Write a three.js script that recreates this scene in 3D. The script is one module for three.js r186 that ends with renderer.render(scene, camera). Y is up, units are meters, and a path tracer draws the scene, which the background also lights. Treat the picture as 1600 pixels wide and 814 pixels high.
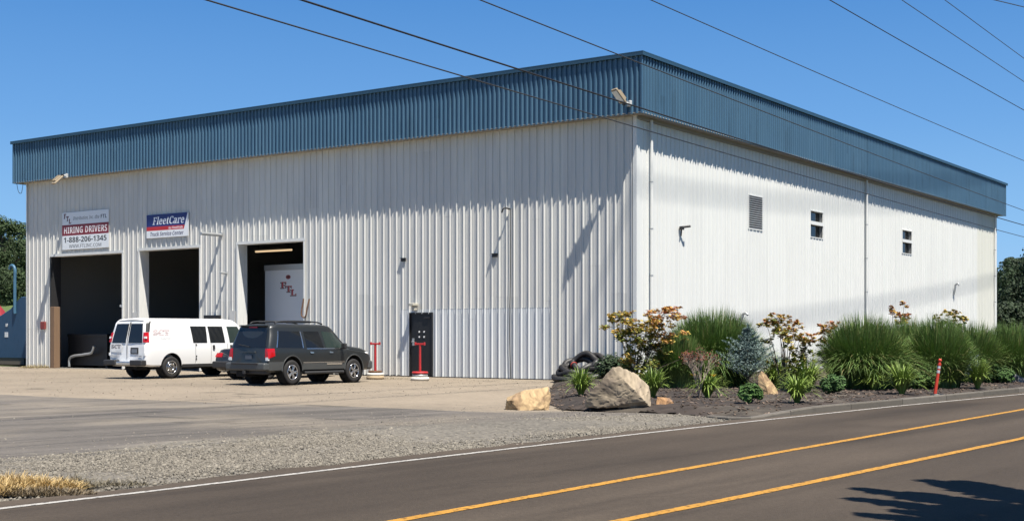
import * as THREE from 'three';
import { mergeGeometries, mergeVertices, toCreasedNormals } from 'three/addons/utils/BufferGeometryUtils.js';
import { RoundedBoxGeometry } from 'three/addons/geometries/RoundedBoxGeometry.js';
import { RectAreaLightUniformsLib } from 'three/addons/lights/RectAreaLightUniformsLib.js';
import { ConvexGeometry } from 'three/addons/geometries/ConvexGeometry.js';
import { Brush, Evaluator, SUBTRACTION } from 'three-bvh-csg';

// ------------------------------------------------------------------ camera, sky, sun, exposure
const scene = new THREE.Scene();
const FOC = 2026, HOR = 523, CT = 0.818, ST = 0.5752;
const EYE = new THREE.Vector3(20.36, 1.5, 35.8);
const camera = new THREE.PerspectiveCamera(2 * Math.atan(HOR / FOC) * 180 / Math.PI, 1600 / 814, 0.1, 3000);
camera.position.copy(EYE);
camera.lookAt(EYE.x - ST, EYE.y, EYE.z - CT);
camera.setViewOffset(1600, HOR * 2, 0, 0, 1600, 814);
const EXPOSURE = 2.0;
const renderer = new THREE.WebGLRenderer({ antialias: true });
renderer.setSize(1024, 520);
renderer.toneMapping = THREE.LinearToneMapping;
renderer.toneMappingExposure = EXPOSURE;
renderer.shadowMap.enabled = true;

const SUNDIR = new THREE.Vector3(0.435, 1, 0.178).normalize();
const sun = new THREE.DirectionalLight(new THREE.Color(1.0, 0.945, 0.85), 4.7);
sun.name = 'sun';
sun.position.copy(SUNDIR).multiplyScalar(120);
sun.castShadow = true;
Object.assign(sun.shadow.camera, { left: -70, right: 70, top: 70, bottom: -70, near: 1, far: 300 });
sun.shadow.mapSize.set(4096, 4096); sun.shadow.radius = 1;
scene.add(sun, sun.target);
{ // clear summer sky: deep blue overhead, paler towards the horizon
  const W = 64, H = 256, d = new Float32Array(W * H * 4);
  const stops = [[-90, 0.30, 0.36, 0.40], [-2, 0.36, 0.42, 0.46], [0, 0.42, 0.64, 0.90], [4, 0.285, 0.555, 0.90], [9, 0.168, 0.405, 0.80], [15, 0.088, 0.282, 0.67], [30, 0.055, 0.175, 0.45], [90, 0.036, 0.112, 0.30]];
  for (let j = 0; j < H; j++) {
    const e = ((j + 0.5) / H - 0.5) * 180;
    let k = 0; while (k < stops.length - 2 && e > stops[k + 1][0]) k++;
    const a = stops[k], b = stops[k + 1], t = Math.min(1, Math.max(0, (e - a[0]) / (b[0] - a[0])));
    for (let i = 0; i < W; i++) {
      const o = (j * W + i) * 4;
      for (let c = 0; c < 3; c++) d[o + c] = (a[c + 1] + (b[c + 1] - a[c + 1]) * t) / EXPOSURE;
      d[o + 3] = 1;
    }
  }
  const t = new THREE.DataTexture(d, W, H, THREE.RGBAFormat, THREE.FloatType);
  t.mapping = THREE.EquirectangularReflectionMapping; t.magFilter = t.minFilter = THREE.LinearFilter; t.needsUpdate = true;
  scene.background = t; scene.environment = t;
}
RectAreaLightUniformsLib.init();

// ------------------------------------------------------------------ helpers
function RNG(s) { let a = (s * 2654435761) >>> 0; return () => { a = (a + 0x6D2B79F5) >>> 0; let t = a; t = Math.imul(t ^ (t >>> 15), t | 1); t ^= t + Math.imul(t ^ (t >>> 7), t | 61); return ((t ^ (t >>> 14)) >>> 0) / 4294967296; }; }
const clamp = (x, a = 0, b = 1) => Math.min(b, Math.max(a, x));
const lerp = (a, b, t) => a + (b - a) * t;
const sstep = (a, b, x) => { const t = clamp((x - a) / (b - a)); return t * t * (3 - 2 * t); };
const V = (x, y, z) => new THREE.Vector3(x, y, z);
function hash2(x, y, s) { let h = Math.imul(x, 374761393) + Math.imul(y, 668265263) + Math.imul(s, 1442695041); h = Math.imul(h ^ (h >>> 13), 1274126177); return ((h ^ (h >>> 16)) >>> 0) / 4294967296; }
function vnoise(x, y, s = 0, per = 0) {
  const xi = Math.floor(x), yi = Math.floor(y); let fx = x - xi, fy = y - yi;
  fx = fx * fx * (3 - 2 * fx); fy = fy * fy * (3 - 2 * fy);
  const m = per ? (v) => ((v % per) + per) % per : (v) => v;
  const x0 = m(xi), x1 = m(xi + 1), y0 = m(yi), y1 = m(yi + 1);
  const a = hash2(x0, y0, s), b = hash2(x1, y0, s), c = hash2(x0, y1, s), d = hash2(x1, y1, s);
  return a + (b - a) * fx + (c - a) * fy + (a - b - c + d) * fx * fy;
}
function fbm(x, y, o = 4, s = 0, per = 0) { let v = 0, a = 0.5, n = 0; for (let i = 0; i < o; i++) { v += a * vnoise(x, y, s + i * 17, per); n += a; x *= 2; y *= 2; per *= 2; a *= 0.5; } return v / n; }
// points on the ground, the front wall plane, the side wall plane
function ray(px, py) { const u = (px - 800) / FOC, v = (HOR - py) / FOC; return V(CT * u - ST, v, -ST * u - CT); }
function gnd(px, py, y = 0) { const d = ray(px, py), t = (y - EYE.y) / d.y; return V(EYE.x + d.x * t, y, EYE.z + d.z * t); }
function front(px, py, z = 0) { const d = ray(px, py), t = (z - EYE.z) / d.z; return V(EYE.x + d.x * t, EYE.y + d.y * t, z); }
function side(px, py, x = 0) { const d = ray(px, py), t = (x - EYE.x) / d.x; return V(x, EYE.y + d.y * t, EYE.z + d.z * t); }
function deep(px, py, D) { const d = ray(px, py); return V(EYE.x + d.x * D, EYE.y + d.y * D, EYE.z + d.z * D); }
const pxm = (p) => { const dx = p.x - EYE.x, dz = p.z - EYE.z; return FOC / -(ST * dx + CT * dz) * -1 * -1; };   // image pixels per metre at a point

const used = {};
function numbered(n) { if (used[n] === undefined) { used[n] = 0; return n; } used[n]++; return n + '_' + String(used[n]).padStart(3, '0'); }
function tag(o, label, category, group, kind) { o.userData.label = label; if (category) o.userData.category = category; if (group) o.userData.group = group; if (kind) o.userData.kind = kind; return o; }
function thing(name, label, category, p = [0, 0, 0], turn = 0, group) { const o = new THREE.Group(); o.name = numbered(name); o.position.set(...p); o.rotation.y = turn; scene.add(o); return tag(o, label, category, group); }
function clean(g) {
  let q = g.index ? g.toNonIndexed() : g.clone();
  if (!q.attributes.normal) q.computeVertexNormals();
  const out = new THREE.BufferGeometry(); const n = q.attributes.position.count;
  out.setAttribute('position', q.attributes.position); out.setAttribute('normal', q.attributes.normal);
  out.setAttribute('uv', q.attributes.uv || new THREE.BufferAttribute(new Float32Array(n * 2), 2));
  return out;
}
function join(gs) { gs = gs.map(clean); return gs.length === 1 ? gs[0] : mergeGeometries(gs); }
function mesh(name, g, m, parent) {
  const o = new THREE.Mesh(Array.isArray(g) ? join(g) : g, m); o.castShadow = o.receiveShadow = true;
  if (parent) { o.name = name; parent.add(o); } else { o.name = numbered(name); scene.add(o); }
  return o;
}
function struct(name, g, m, parent) { const o = mesh(name, g, m, parent); o.userData.kind = 'structure'; return o; }
function box(w, h, d, x = 0, y = 0, z = 0, r = 0) { const g = r ? new RoundedBoxGeometry(w, h, d, 2, r) : new THREE.BoxGeometry(w, h, d); g.translate(x, y, z); return g; }
function bx(x0, x1, y0, y1, z0, z1, r = 0) { return box(x1 - x0, y1 - y0, z1 - z0, (x0 + x1) / 2, (y0 + y1) / 2, (z0 + z1) / 2, r); }
function cyl(r0, r1, h, x = 0, y = 0, z = 0, n = 16) { const g = new THREE.CylinderGeometry(r1, r0, h, n); g.translate(x, y + h / 2, z); return g; }
function bar(a, b, r, n = 8, r2 = r) {
  const d = V().subVectors(b, a), l = d.length(), g = new THREE.CylinderGeometry(r2, r, l, n);
  g.translate(0, l / 2, 0); g.applyQuaternion(new THREE.Quaternion().setFromUnitVectors(V(0, 1, 0), d.normalize())); g.translate(a.x, a.y, a.z); return g;
}
function tube(pts, r, seg = 40, n = 8, closed = false) { return new THREE.TubeGeometry(new THREE.CatmullRomCurve3(pts, closed), seg, r, n, closed); }
const lin = (r, g, b) => new THREE.Color().setRGB(r, g, b);
function mat(r, g, b, rough = 0.8, o = {}) { return new THREE.MeshStandardMaterial({ color: lin(r, g, b), roughness: rough, side: THREE.DoubleSide, ...o }); }
const toS = (v) => { v = clamp(v); return 255 * (v <= 0.0031308 ? v * 12.92 : 1.055 * Math.pow(v, 1 / 2.4) - 0.055); };
function tex(W, H, fn, srgb = true, rx = 1, ry = 1) { // fn(u, v) -> [r, g, b] linear
  const d = new Uint8Array(W * H * 4);
  for (let j = 0; j < H; j++) for (let i = 0; i < W; i++) {
    const c = fn(i / W, j / H, i, j), o = (j * W + i) * 4;
    for (let k = 0; k < 3; k++) d[o + k] = srgb ? toS(c[k]) : clamp(c[k]) * 255; d[o + 3] = 255;
  }
  const t = new THREE.DataTexture(d, W, H); t.wrapS = t.wrapT = THREE.RepeatWrapping; t.magFilter = THREE.LinearFilter; t.minFilter = THREE.LinearMipmapLinearFilter; t.generateMipmaps = true;
  if (srgb) t.colorSpace = THREE.SRGBColorSpace; t.repeat.set(rx, ry); t.needsUpdate = true; return t;
}
function canvasTex(w, h, draw) { const c = document.createElement('canvas'); c.width = w; c.height = h; draw(c.getContext('2d'), w, h); const t = new THREE.CanvasTexture(c); t.colorSpace = THREE.SRGBColorSpace; t.anisotropy = 8; return t; }
class Tri { // triangle soup with vertex colours
  constructor() { this.p = []; this.c = []; this.n = []; }
  tri(a, b, c, col) { this.p.push(a.x, a.y, a.z, b.x, b.y, b.z, c.x, c.y, c.z); for (let i = 0; i < 3; i++) this.c.push(col[0], col[1], col[2]); }
  quad(a, b, c, d, col) { this.tri(a, b, c, col); this.tri(a, c, d, col); }
  get count() { return this.p.length / 9; }
  geo() { const g = new THREE.BufferGeometry(); g.setAttribute('position', new THREE.Float32BufferAttribute(this.p, 3)); g.setAttribute('color', new THREE.Float32BufferAttribute(this.c, 3)); g.computeVertexNormals(); return g; }
}

// ------------------------------------------------------------------ surface materials
const T = {};
T.streak = tex(512, 512, (u, v) => { const a = fbm(u * 48, v * 3, 3, 5, 0), b = fbm(u * 6, v * 6, 4, 9), c = vnoise(u * 160, v * 2.2, 31); const s = 0.93 + 0.09 * (a - 0.5) + 0.12 * (b - 0.5) - 0.10 * sstep(0.72, 0.95, c); return [s, s, s * 0.992]; });
T.soft = tex(512, 512, (u, v) => { const a = fbm(u * 40, v * 2, 3, 5, 0), b = fbm(u * 5, v * 5, 4, 9, 5); const s = 0.965 + 0.035 * (a - 0.5) + 0.07 * (b - 0.5); return [s, s, s * 0.994]; });
T.scuff = tex(512, 512, (u, v) => { const b = fbm(u * 8, v * 8, 5, 19, 8), c = sstep(0.62, 0.8, fbm(u * 14, v * 5, 3, 77)); const s = 0.94 + 0.16 * (b - 0.5) - 0.14 * c; return [s, s * 0.99, s * 0.965]; });
T.fine = tex(512, 512, (u, v, i, j) => { const b = fbm(u * 64, v * 64, 3, 3, 64), h = hash2(i, j, 7), k = hash2(i >> 1, j >> 1, 9); const s = 0.82 + 0.32 * (b - 0.5) + 0.26 * (h - 0.5) + (k > 0.985 ? 0.4 : 0) - (k < 0.03 ? 0.22 : 0); return [s, s, s * 0.99]; });
T.bumpFine = tex(512, 512, (u, v, i, j) => { const s = 0.5 + 0.5 * (fbm(u * 128, v * 128, 2, 3, 128) - 0.5) + 0.5 * (hash2(i, j, 7) - 0.5); return [s, s, s]; }, false);
T.dents = tex(512, 512, (u, v) => { const s = 0.5 + 0.8 * (fbm(u * 6, v * 2, 3, 88, 6) - 0.5); return [s, s, s]; }, false);
const M = {};
M.frontSheet = [0, 1, 2].map((k) => mat(0.64 - k * 0.02, 0.635 - k * 0.02, 0.60 - k * 0.016, 0.42, { map: T.streak, bumpMap: T.dents, bumpScale: 0.012 }));
M.lowSheet = [0, 1].map((k) => mat(0.63 - k * 0.03, 0.65 - k * 0.03, 0.655 - k * 0.03, 0.4, { map: T.streak, bumpMap: T.dents, bumpScale: 0.012 }));
M.sideSheet = [0, 1, 2].map((k) => mat(0.69 - k * 0.006, 0.695 - k * 0.006, 0.672 - k * 0.006, 0.5, { map: T.soft }));
M.creamSheet = mat(0.64, 0.637, 0.578, 0.5, { map: T.soft });
M.blueSheet = [0, 1, 2].map((k) => mat(0.058 + k * 0.003, 0.130 + k * 0.004, 0.212 + k * 0.004, 0.42, { map: T.scuff }));
M.blueTrim = mat(0.022, 0.062, 0.105, 0.45);
M.whiteTrim = mat(0.72, 0.73, 0.72, 0.45, { map: T.scuff });
M.soffit = mat(0.30, 0.28, 0.25, 0.7);
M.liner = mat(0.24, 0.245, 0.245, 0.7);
M.concrete = mat(0.13, 0.125, 0.115, 0.9);
M.roof = mat(0.4, 0.4, 0.4, 0.7);
M.black = mat(0.012, 0.012, 0.013, 0.5);
M.darkMetal = mat(0.04, 0.04, 0.042, 0.5, { metalness: 0.4 });
M.galv = mat(0.42, 0.43, 0.43, 0.45, { metalness: 0.6 });
M.rust = mat(0.13, 0.07, 0.04, 0.9, { map: T.scuff });
M.wood = mat(0.20, 0.125, 0.075, 0.9, { map: T.streak });
M.redPaint = mat(0.42, 0.022, 0.025, 0.5, { map: T.scuff });
M.glassDark = new THREE.MeshPhysicalMaterial({ color: lin(0.012, 0.014, 0.015), roughness: 0.06, side: THREE.DoubleSide });
M.glassPane = mat(0.02, 0.021, 0.02, 0.12);

// ------------------------------------------------------------------ ground, lot, road
const XL = -32.0, ZB = -42.3, H_SOF = 8.43, H_TOP = 10.33, OV = 0.48;
{ // terrain to the horizon, with a grassy bank left of the building
  const n = 150, g = new THREE.PlaneGeometry(1600, 1600, n, n); g.rotateX(-Math.PI / 2);
  struct('ground', g.translate(0, -0.06, 0), mat(0.10, 0.115, 0.045, 1, { map: (() => { const t = T.fine.clone(); t.repeat.set(200, 200); t.needsUpdate = true; return t; })() }));
}
// boundaries as x at a given z (metres), read where each surface ends
function edge(list) { const q = list.map(([a, b]) => gnd(a, b)).sort((a, b) => a.z - b.z); return (z) => { if (z <= q[0].z) return q[0].x; for (let i = 1; i < q.length; i++) if (z <= q[i].z) return lerp(q[i - 1].x, q[i].x, (z - q[i - 1].z) / (q[i].z - q[i - 1].z)); return q[q.length - 1].x; }; }
const eGravel = edge([[0, 714], [150, 704], [300, 688], [450, 673], [600, 663], [800, 653], [1000, 647], [1130, 646]]);
const eWhite = edge([[0, 795], [250, 766], [500, 736], [800, 701], [1000, 678], [1200, 656], [1400, 635], [1600, 616]]);
const eDirt = edge([[0, 616], [250, 622], [500, 634], [700, 640], [860, 641]]);
const whiteX = (z) => eWhite(Math.min(z, 29)) + (z > 29 ? -(z - 29) * 0.04 : 0) + (z < 1.6 ? (1.6 - z) * 0.03 : 0);
const paveX = (z) => whiteX(z) - 0.42;
{
  const X0 = -52, X1 = 12.5, Z0 = -0.3, Z1 = 46, W = 2048, H = 2048;
  const map = tex(W, H, (u, v, i, j) => {
    const x = lerp(X0, X1, u), z = lerp(Z1, Z0, v);
    const w = (fbm(x * 0.55, z * 0.55, 4, 41) - 0.5), w2 = fbm(x * 3.1, z * 3.1, 3, 61) - 0.5;
    const fine = hash2(i, j, 3), f2 = fbm(x * 9, z * 9, 3, 13);
    const big = fbm(x * 0.16, z * 0.16, 3, 101);
    // pale compacted dirt
    let s = 0.86 + 0.34 * (big - 0.5) + 0.28 * w + 0.22 * (f2 - 0.5) + 0.16 * (fine - 0.5);
    let c = [0.262 * s, 0.214 * s, 0.158 * s];
    // old grey asphalt under dust, with streaks along the driving direction
    const dx = x - eDirt(z) + w * 5 + w2 * 1.2;
    const asp = sstep(-0.6, 1.4, dx) * (z < 3 ? sstep(0.5, 4, z + w * 3) : 1);
    const st = fbm(x * 1.6 + z * 0.4, z * 0.14 - x * 0.03, 4, 71), st2 = fbm(x * 5 + z * 1.2, z * 0.3, 3, 72);
    s = 0.95 + 0.55 * (st - 0.5) + 0.35 * (st2 - 0.5) + 0.22 * (f2 - 0.5) + 0.2 * (fine - 0.5) + 0.25 * (big - 0.5);
    const dust = sstep(0.42, 0.78, fbm(x * 0.5, z * 0.35, 4, 55));
    const a = [lerp(0.112, 0.176, dust) * s, lerp(0.098, 0.150, dust) * s, lerp(0.084, 0.118, dust) * s];
    c = c.map((q, k) => lerp(q, a[k], asp));
    // loose gravel on the shoulder
    const gr = sstep(-0.25, 0.35, x - eGravel(z) + w * 1.4 + w2 * 1.1);
    const pb = vnoise(x * 26, z * 26, 5), pb2 = vnoise(x * 52, z * 52, 6);
    s = 0.80 + 0.75 * (pb - 0.5) + 0.55 * (pb2 - 0.5) + 0.3 * (fine - 0.5) + 0.4 * w;
    const gcol = [0.175 * s, 0.156 * s, 0.127 * s];
    c = c.map((q, k) => lerp(q, gcol[k], gr));
    // oil and damp stains
    const oil = sstep(0.70, 0.80, fbm(x * 0.7, z * 1.1, 4, 201)) * 0.35;
    return c.map((q) => q * (1 - oil));
  });
  map.wrapS = map.wrapT = THREE.ClampToEdgeWrapping;
  const nx = 130, nz = 100, g = new THREE.PlaneGeometry(X1 - X0, Z1 - Z0, nx, nz); g.rotateX(-Math.PI / 2); g.translate((X0 + X1) / 2, 0, (Z0 + Z1) / 2);
  const p = g.attributes.position;
  for (let i = 0; i < p.count; i++) { const x = p.getX(i), z = p.getZ(i); p.setY(i, 0.03 * (fbm(x * 0.4, z * 0.4, 3, 23) - 0.5) * sstep(0, 2, z) - 0.03 * sstep(-1.2, 0.2, x - paveX(z)) - 0.016 * sstep(0, 2, z)); }
  g.computeVertexNormals();
  struct('lot', g, new THREE.MeshStandardMaterial({ map, roughness: 0.96, bumpMap: (() => { const t = T.bumpFine.clone(); t.repeat.set(30, 22); t.needsUpdate = true; return t; })(), bumpScale: 0.012 }));
}
{ // road strip with worn wheel tracks
  const zs = [], xs = []; for (let z = -260; z < -20; z += 8) zs.push(z); for (let z = -20; z <= 70; z += 0.22) zs.push(z);
  const nX = 90, wid = 10.4, pos = [], col = [], uv = [], idx = [];
  for (const z of zs) for (let k = 0; k <= nX; k++) {
    const jag = (fbm(z * 1.7, 3, 3, 8) - 0.5) * 0.28;
    const t = k / nX, x = paveX(z) + jag * (1 - t) + t * wid;
    pos.push(x, 0.0, z); uv.push(x / 1.7, z / 1.7);
    const q = x - whiteX(z);
    let s = 1 + 0.5 * (fbm(x * 0.9, z * 0.12, 3, 301) - 0.5) + 0.34 * (fbm(x * 0.5, z * 0.5, 3, 302) - 0.5);
    const tr = (c, w) => Math.exp(-((q - c) ** 2) / w);
    s -= 0.10 * tr(1.0, 0.06) + 0.10 * tr(2.55, 0.06) + 0.08 * tr(6.2, 0.08) + 0.08 * tr(7.7, 0.08);
    s += 0.28 * sstep(3.2, 3.7, q + 0.3 * (fbm(z * 0.3, 1, 2, 4) - 0.5)) * (1 - sstep(4.3, 4.9, q)) * (0.6 + 0.8 * fbm(x * 2, z * 0.2, 2, 5));
    s += 0.35 * (1 - sstep(-0.3, 0.05, q + 0.25 * (fbm(x * 3, z * 0.6, 3, 6) - 0.5)));
    const sk = sstep(0.66, 0.74, fbm(x * 3.4 + z * 0.2, z * 0.08, 3, 310)); s -= 0.2 * sk; s += 0.26 * (fbm(x * 4.5, z * 0.35, 3, 311) - 0.5) + 0.16 * sstep(0.6, 0.75, fbm(x * 0.6 + 4, z * 0.25, 3, 312));
    col.push(0.064 * s, 0.0495 * s, 0.037 * s);
  }
  const m = nX + 1; for (let j = 0; j < zs.length - 1; j++) for (let k = 0; k < nX; k++) { const a = j * m + k; idx.push(a, a + m, a + 1, a + 1, a + m, a + m + 1); }
  const g = new THREE.BufferGeometry(); g.setAttribute('position', new THREE.Float32BufferAttribute(pos, 3)); g.setAttribute('color', new THREE.Float32BufferAttribute(col, 3)); g.setAttribute('uv', new THREE.Float32BufferAttribute(uv, 2)); g.setIndex(idx); g.computeVertexNormals();
  struct('road', g, new THREE.MeshPhysicalMaterial({ vertexColors: true, map: T.fine, bumpMap: T.bumpFine, bumpScale: 0.006, specularIntensity: 0.45, roughness: 0.88, side: THREE.DoubleSide }));
}
const paintTex = tex(512, 512, (u, v) => { const w = fbm(u * 40, v * 40, 3, 91, 40), h = fbm(u * 7, v * 7, 3, 92, 7); const s = 0.92 + 0.3 * (h - 0.5) - 0.5 * sstep(0.60, 0.70, w); return [s, s, s]; });
function stripe(name, xf, z0, z1, w, m, label) {
  const pos = [], uv = [], idx = []; let k = 0;
  for (let z = z0; z <= z1 + 1e-6; z += 0.16) {
    const a = w / 2 + 0.012 * (fbm(z * 4, 1, 2, 5) - 0.5), b = w / 2 + 0.012 * (fbm(z * 4, 9, 2, 5) - 0.5), x = xf(z);
    pos.push(x - a, 0.0045, z, x + b, 0.0045, z); uv.push(0, z / 2, 0.08, z / 2); if (k) idx.push(2 * k - 2, 2 * k, 2 * k - 1, 2 * k - 1, 2 * k, 2 * k + 1); k++;
  }
  const g = new THREE.BufferGeometry(); g.setAttribute('position', new THREE.Float32BufferAttribute(pos, 3)); g.setAttribute('uv', new THREE.Float32BufferAttribute(uv, 2)); g.setIndex(idx); g.computeVertexNormals();
  const o = struct(name, g, m); o.userData.label = label;
}
const yel = mat(0.42, 0.205, 0.02, 0.7, { map: paintTex }), whi = mat(0.37, 0.35, 0.32, 0.75, { map: paintTex });
stripe('edge_line', whiteX, -120, 60, 0.095, whi, 'thin white line along the road edge');
const yFar = edge([[620, 814], [1000, 745.5], [1300, 692.5], [1600, 640]]), yNear = edge([[970, 814], [1200, 768], [1400, 726.5], [1600, 685]]);
stripe('centre_line', (z) => yFar(z) + (z < 8.6 ? (8.6 - z) * 0.02 : 0), -120, 60, 0.125, yel, 'yellow centre line nearer the building');
stripe('centre_line', (z) => yNear(z) + (z < 16.2 ? (16.2 - z) * -0.03 * (z < 0 ? 16.2 / (16.2 - z) : 1) : 0), -120, 60, 0.125, yel, 'yellow centre line nearer the camera');
stripe('centre_line', (z) => yFar(z) + 0.42 + (z < 8.6 ? (8.6 - z) * 0.02 : 0), -120, 9.1, 0.125, yel, 'short second yellow line starting at the right edge of the frame');

// planting bed and kerb
const kerbPts = [[1040, 645], [1110, 650], [1165, 654.5], [1210, 650.5], [1290, 643], [1330, 639.3], [1437, 629], [1520, 620.5], [1600, 612.5]].map(([a, b]) => gnd(a, b));
{ const a = kerbPts[kerbPts.length - 1]; kerbPts.push(V(a.x + 1.6, 0, a.z - 24), V(a.x + 3.5, 0, a.z - 60)); }
const bedEdge = [...[[872, 588], [862, 606], [852, 628], [880, 640], [960, 643]].map(([a, b]) => gnd(a, b)), ...kerbPts];
const bedPoly = [...bedEdge, V(0.06, 0, -64), V(0.06, 0, 0.05), V(-1.5, 0, 0.05)];
function inPoly(x, z, P) { let c = false; for (let i = 0, j = P.length - 1; i < P.length; j = i++) if ((P[i].z > z) !== (P[j].z > z) && x < (P[j].x - P[i].x) * (z - P[i].z) / (P[j].z - P[i].z) + P[i].x) c = !c; return c; }
function edgeDist(x, z) { let m = 1e9; for (let i = 1; i < bedEdge.length; i++) { const a = bedEdge[i - 1], b = bedEdge[i], dx = b.x - a.x, dz = b.z - a.z, t = clamp(((x - a.x) * dx + (z - a.z) * dz) / (dx * dx + dz * dz)); m = Math.min(m, Math.hypot(x - a.x - dx * t, z - a.z - dz * t)); } return m; }
function bedY(x, z) { return inPoly(x, z, bedPoly) ? 0.0 + 0.13 * sstep(-0.05, 0.7, edgeDist(x, z)) + 0.05 * (fbm(x * 2.2, z * 2.2, 3, 15) - 0.5) : 0; }
{
  const sh = new THREE.Shape(bedPoly.map((p) => new THREE.Vector2(p.x, -p.z)));
  const st = 0.16, pos = [], col = [], idx = new Map(), ind = [], uvs = [];
  const vid = (i, j) => { const k = i + ',' + j; if (idx.has(k)) return idx.get(k); const x = -2 + i * st, z = -44 + j * st; const n = pos.length / 3; pos.push(x, bedY(x, z) + (inPoly(x, z, bedPoly) ? 0 : -0.03), z); uvs.push(x / 1.1, z / 1.1);
    const s = 0.75 + 0.9 * (fbm(x * 1.3, z * 1.3, 4, 33) - 0.5) + 0.5 * (hash2(i, j, 4) - 0.5); const d = sstep(0.55, 0.72, fbm(x * 0.8, z * 0.8, 3, 36)); col.push(lerp(0.062, 0.125, d) * s, lerp(0.046, 0.103, d) * s, lerp(0.037, 0.08, d) * s); idx.set(k, n); return n; };
  for (let j = 0; j < 430; j++) for (let i = 0; i < 110; i++) { const x = -2 + (i + 0.5) * st, z = -44 + (j + 0.5) * st; if (inPoly(x, z, bedPoly)) { const a = vid(i, j), b = vid(i + 1, j), c = vid(i + 1, j + 1), d = vid(i, j + 1); ind.push(a, d, b, b, d, c); } }
  const g = new THREE.BufferGeometry(); g.setAttribute('position', new THREE.Float32BufferAttribute(pos, 3)); g.setAttribute('color', new THREE.Float32BufferAttribute(col, 3)); g.setAttribute('uv', new THREE.Float32BufferAttribute(uvs, 2)); g.setIndex(ind); g.computeVertexNormals();
  struct('planting_bed', g, new THREE.MeshStandardMaterial({ vertexColors: true, map: T.fine, bumpMap: T.bumpFine, bumpScale: 0.012, roughness: 1, side: THREE.DoubleSide }));
  // bark chips lying on the mulch
  const chip = new THREE.BoxGeometry(0.07, 0.018, 0.03), chips = new THREE.InstancedMesh(chip, mat(1, 1, 1, 1), 5200), r = RNG(5), m4 = new THREE.Matrix4(), q = new THREE.Quaternion(), e = new THREE.Euler();
  let k = 0; while (k < 5200) { const x = r() * 12, z = -12 + r() * 31; if (!inPoly(x, z, bedPoly)) continue; e.set(r() * 0.8 - 0.4, r() * 6.3, r() * 0.8 - 0.4); m4.compose(V(x, bedY(x, z) + 0.008, z), q.setFromEuler(e), V(0.5 + r() * 1.1, 1, 0.5 + r())); chips.setMatrixAt(k, m4); const s = 0.5 + r() * 1.2 + (r() < 0.06 ? 1.5 : 0); chips.setColorAt(k, lin(0.085 * s, 0.062 * s, 0.047 * s)); k++; }
  chips.name = 'bark_mulch'; chips.castShadow = chips.receiveShadow = true; tag(chips, 'dark bark mulch chips strewn over the planting bed', 'mulch', null, 'stuff'); scene.add(chips);
}
{ // kerb: a real step along the road side of the bed, cast in lengths
  const cu = new THREE.CatmullRomCurve3(kerbPts.slice(1)), L = cu.getLength(), n = Math.floor(L / 2.4), km = [0, 1, 2].map((k) => mat(0.125 - k * 0.014, 0.112 - k * 0.013, 0.095 - k * 0.012, 0.95, { map: T.scuff }));
  const kerb = new THREE.Group(); kerb.name = 'kerb'; kerb.userData.kind = 'structure'; scene.add(kerb);
  const prof = [[-0.10, -0.05], [-0.10, 0.105], [-0.085, 0.125], [0.05, 0.125], [0.08, 0.105], [0.10, -0.05]];
  for (let s = 0; s < n; s++) {
    const pos = [], S = 7;
    const P = (i) => { const t = (s + 0.004 + (i / S) * 0.992) / n, p = cu.getPointAt(t), d = cu.getTangentAt(t), nx = -d.z, nz = d.x, drop = 0.11 * (1 - sstep(0.0, 0.055, t)); return prof.map(([a, h]) => V(p.x + nx * -a, h - (h > 0 ? drop : 0) + 0.006 * (hash2(s, 1, 1) - 0.5), p.z + nz * -a)); };
    const tri = new Tri(); let A = P(0); tri.quad(A[0], A[1], A[2], A[3], [1, 1, 1]); tri.quad(A[0], A[3], A[4], A[5], [1, 1, 1]);
    for (let i = 1; i <= S; i++) { const B = P(i); for (let k = 0; k < prof.length - 1; k++) tri.quad(A[k], B[k], B[k + 1], A[k + 1], [1, 1, 1]); A = B; }
    tri.quad(A[0], A[1], A[2], A[3], [1, 1, 1]); tri.quad(A[0], A[3], A[4], A[5], [1, 1, 1]);
    const g = tri.geo(); const uv = new Float32Array(g.attributes.position.count * 2); for (let i = 0; i < uv.length / 2; i++) { uv[2 * i] = g.attributes.position.getX(i) + g.attributes.position.getY(i); uv[2 * i + 1] = g.attributes.position.getZ(i); } g.setAttribute('uv', new THREE.BufferAttribute(uv, 2)); g.deleteAttribute('color');
    mesh('kerb_stone', g, km[s % 3], kerb);
  }
}
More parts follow.
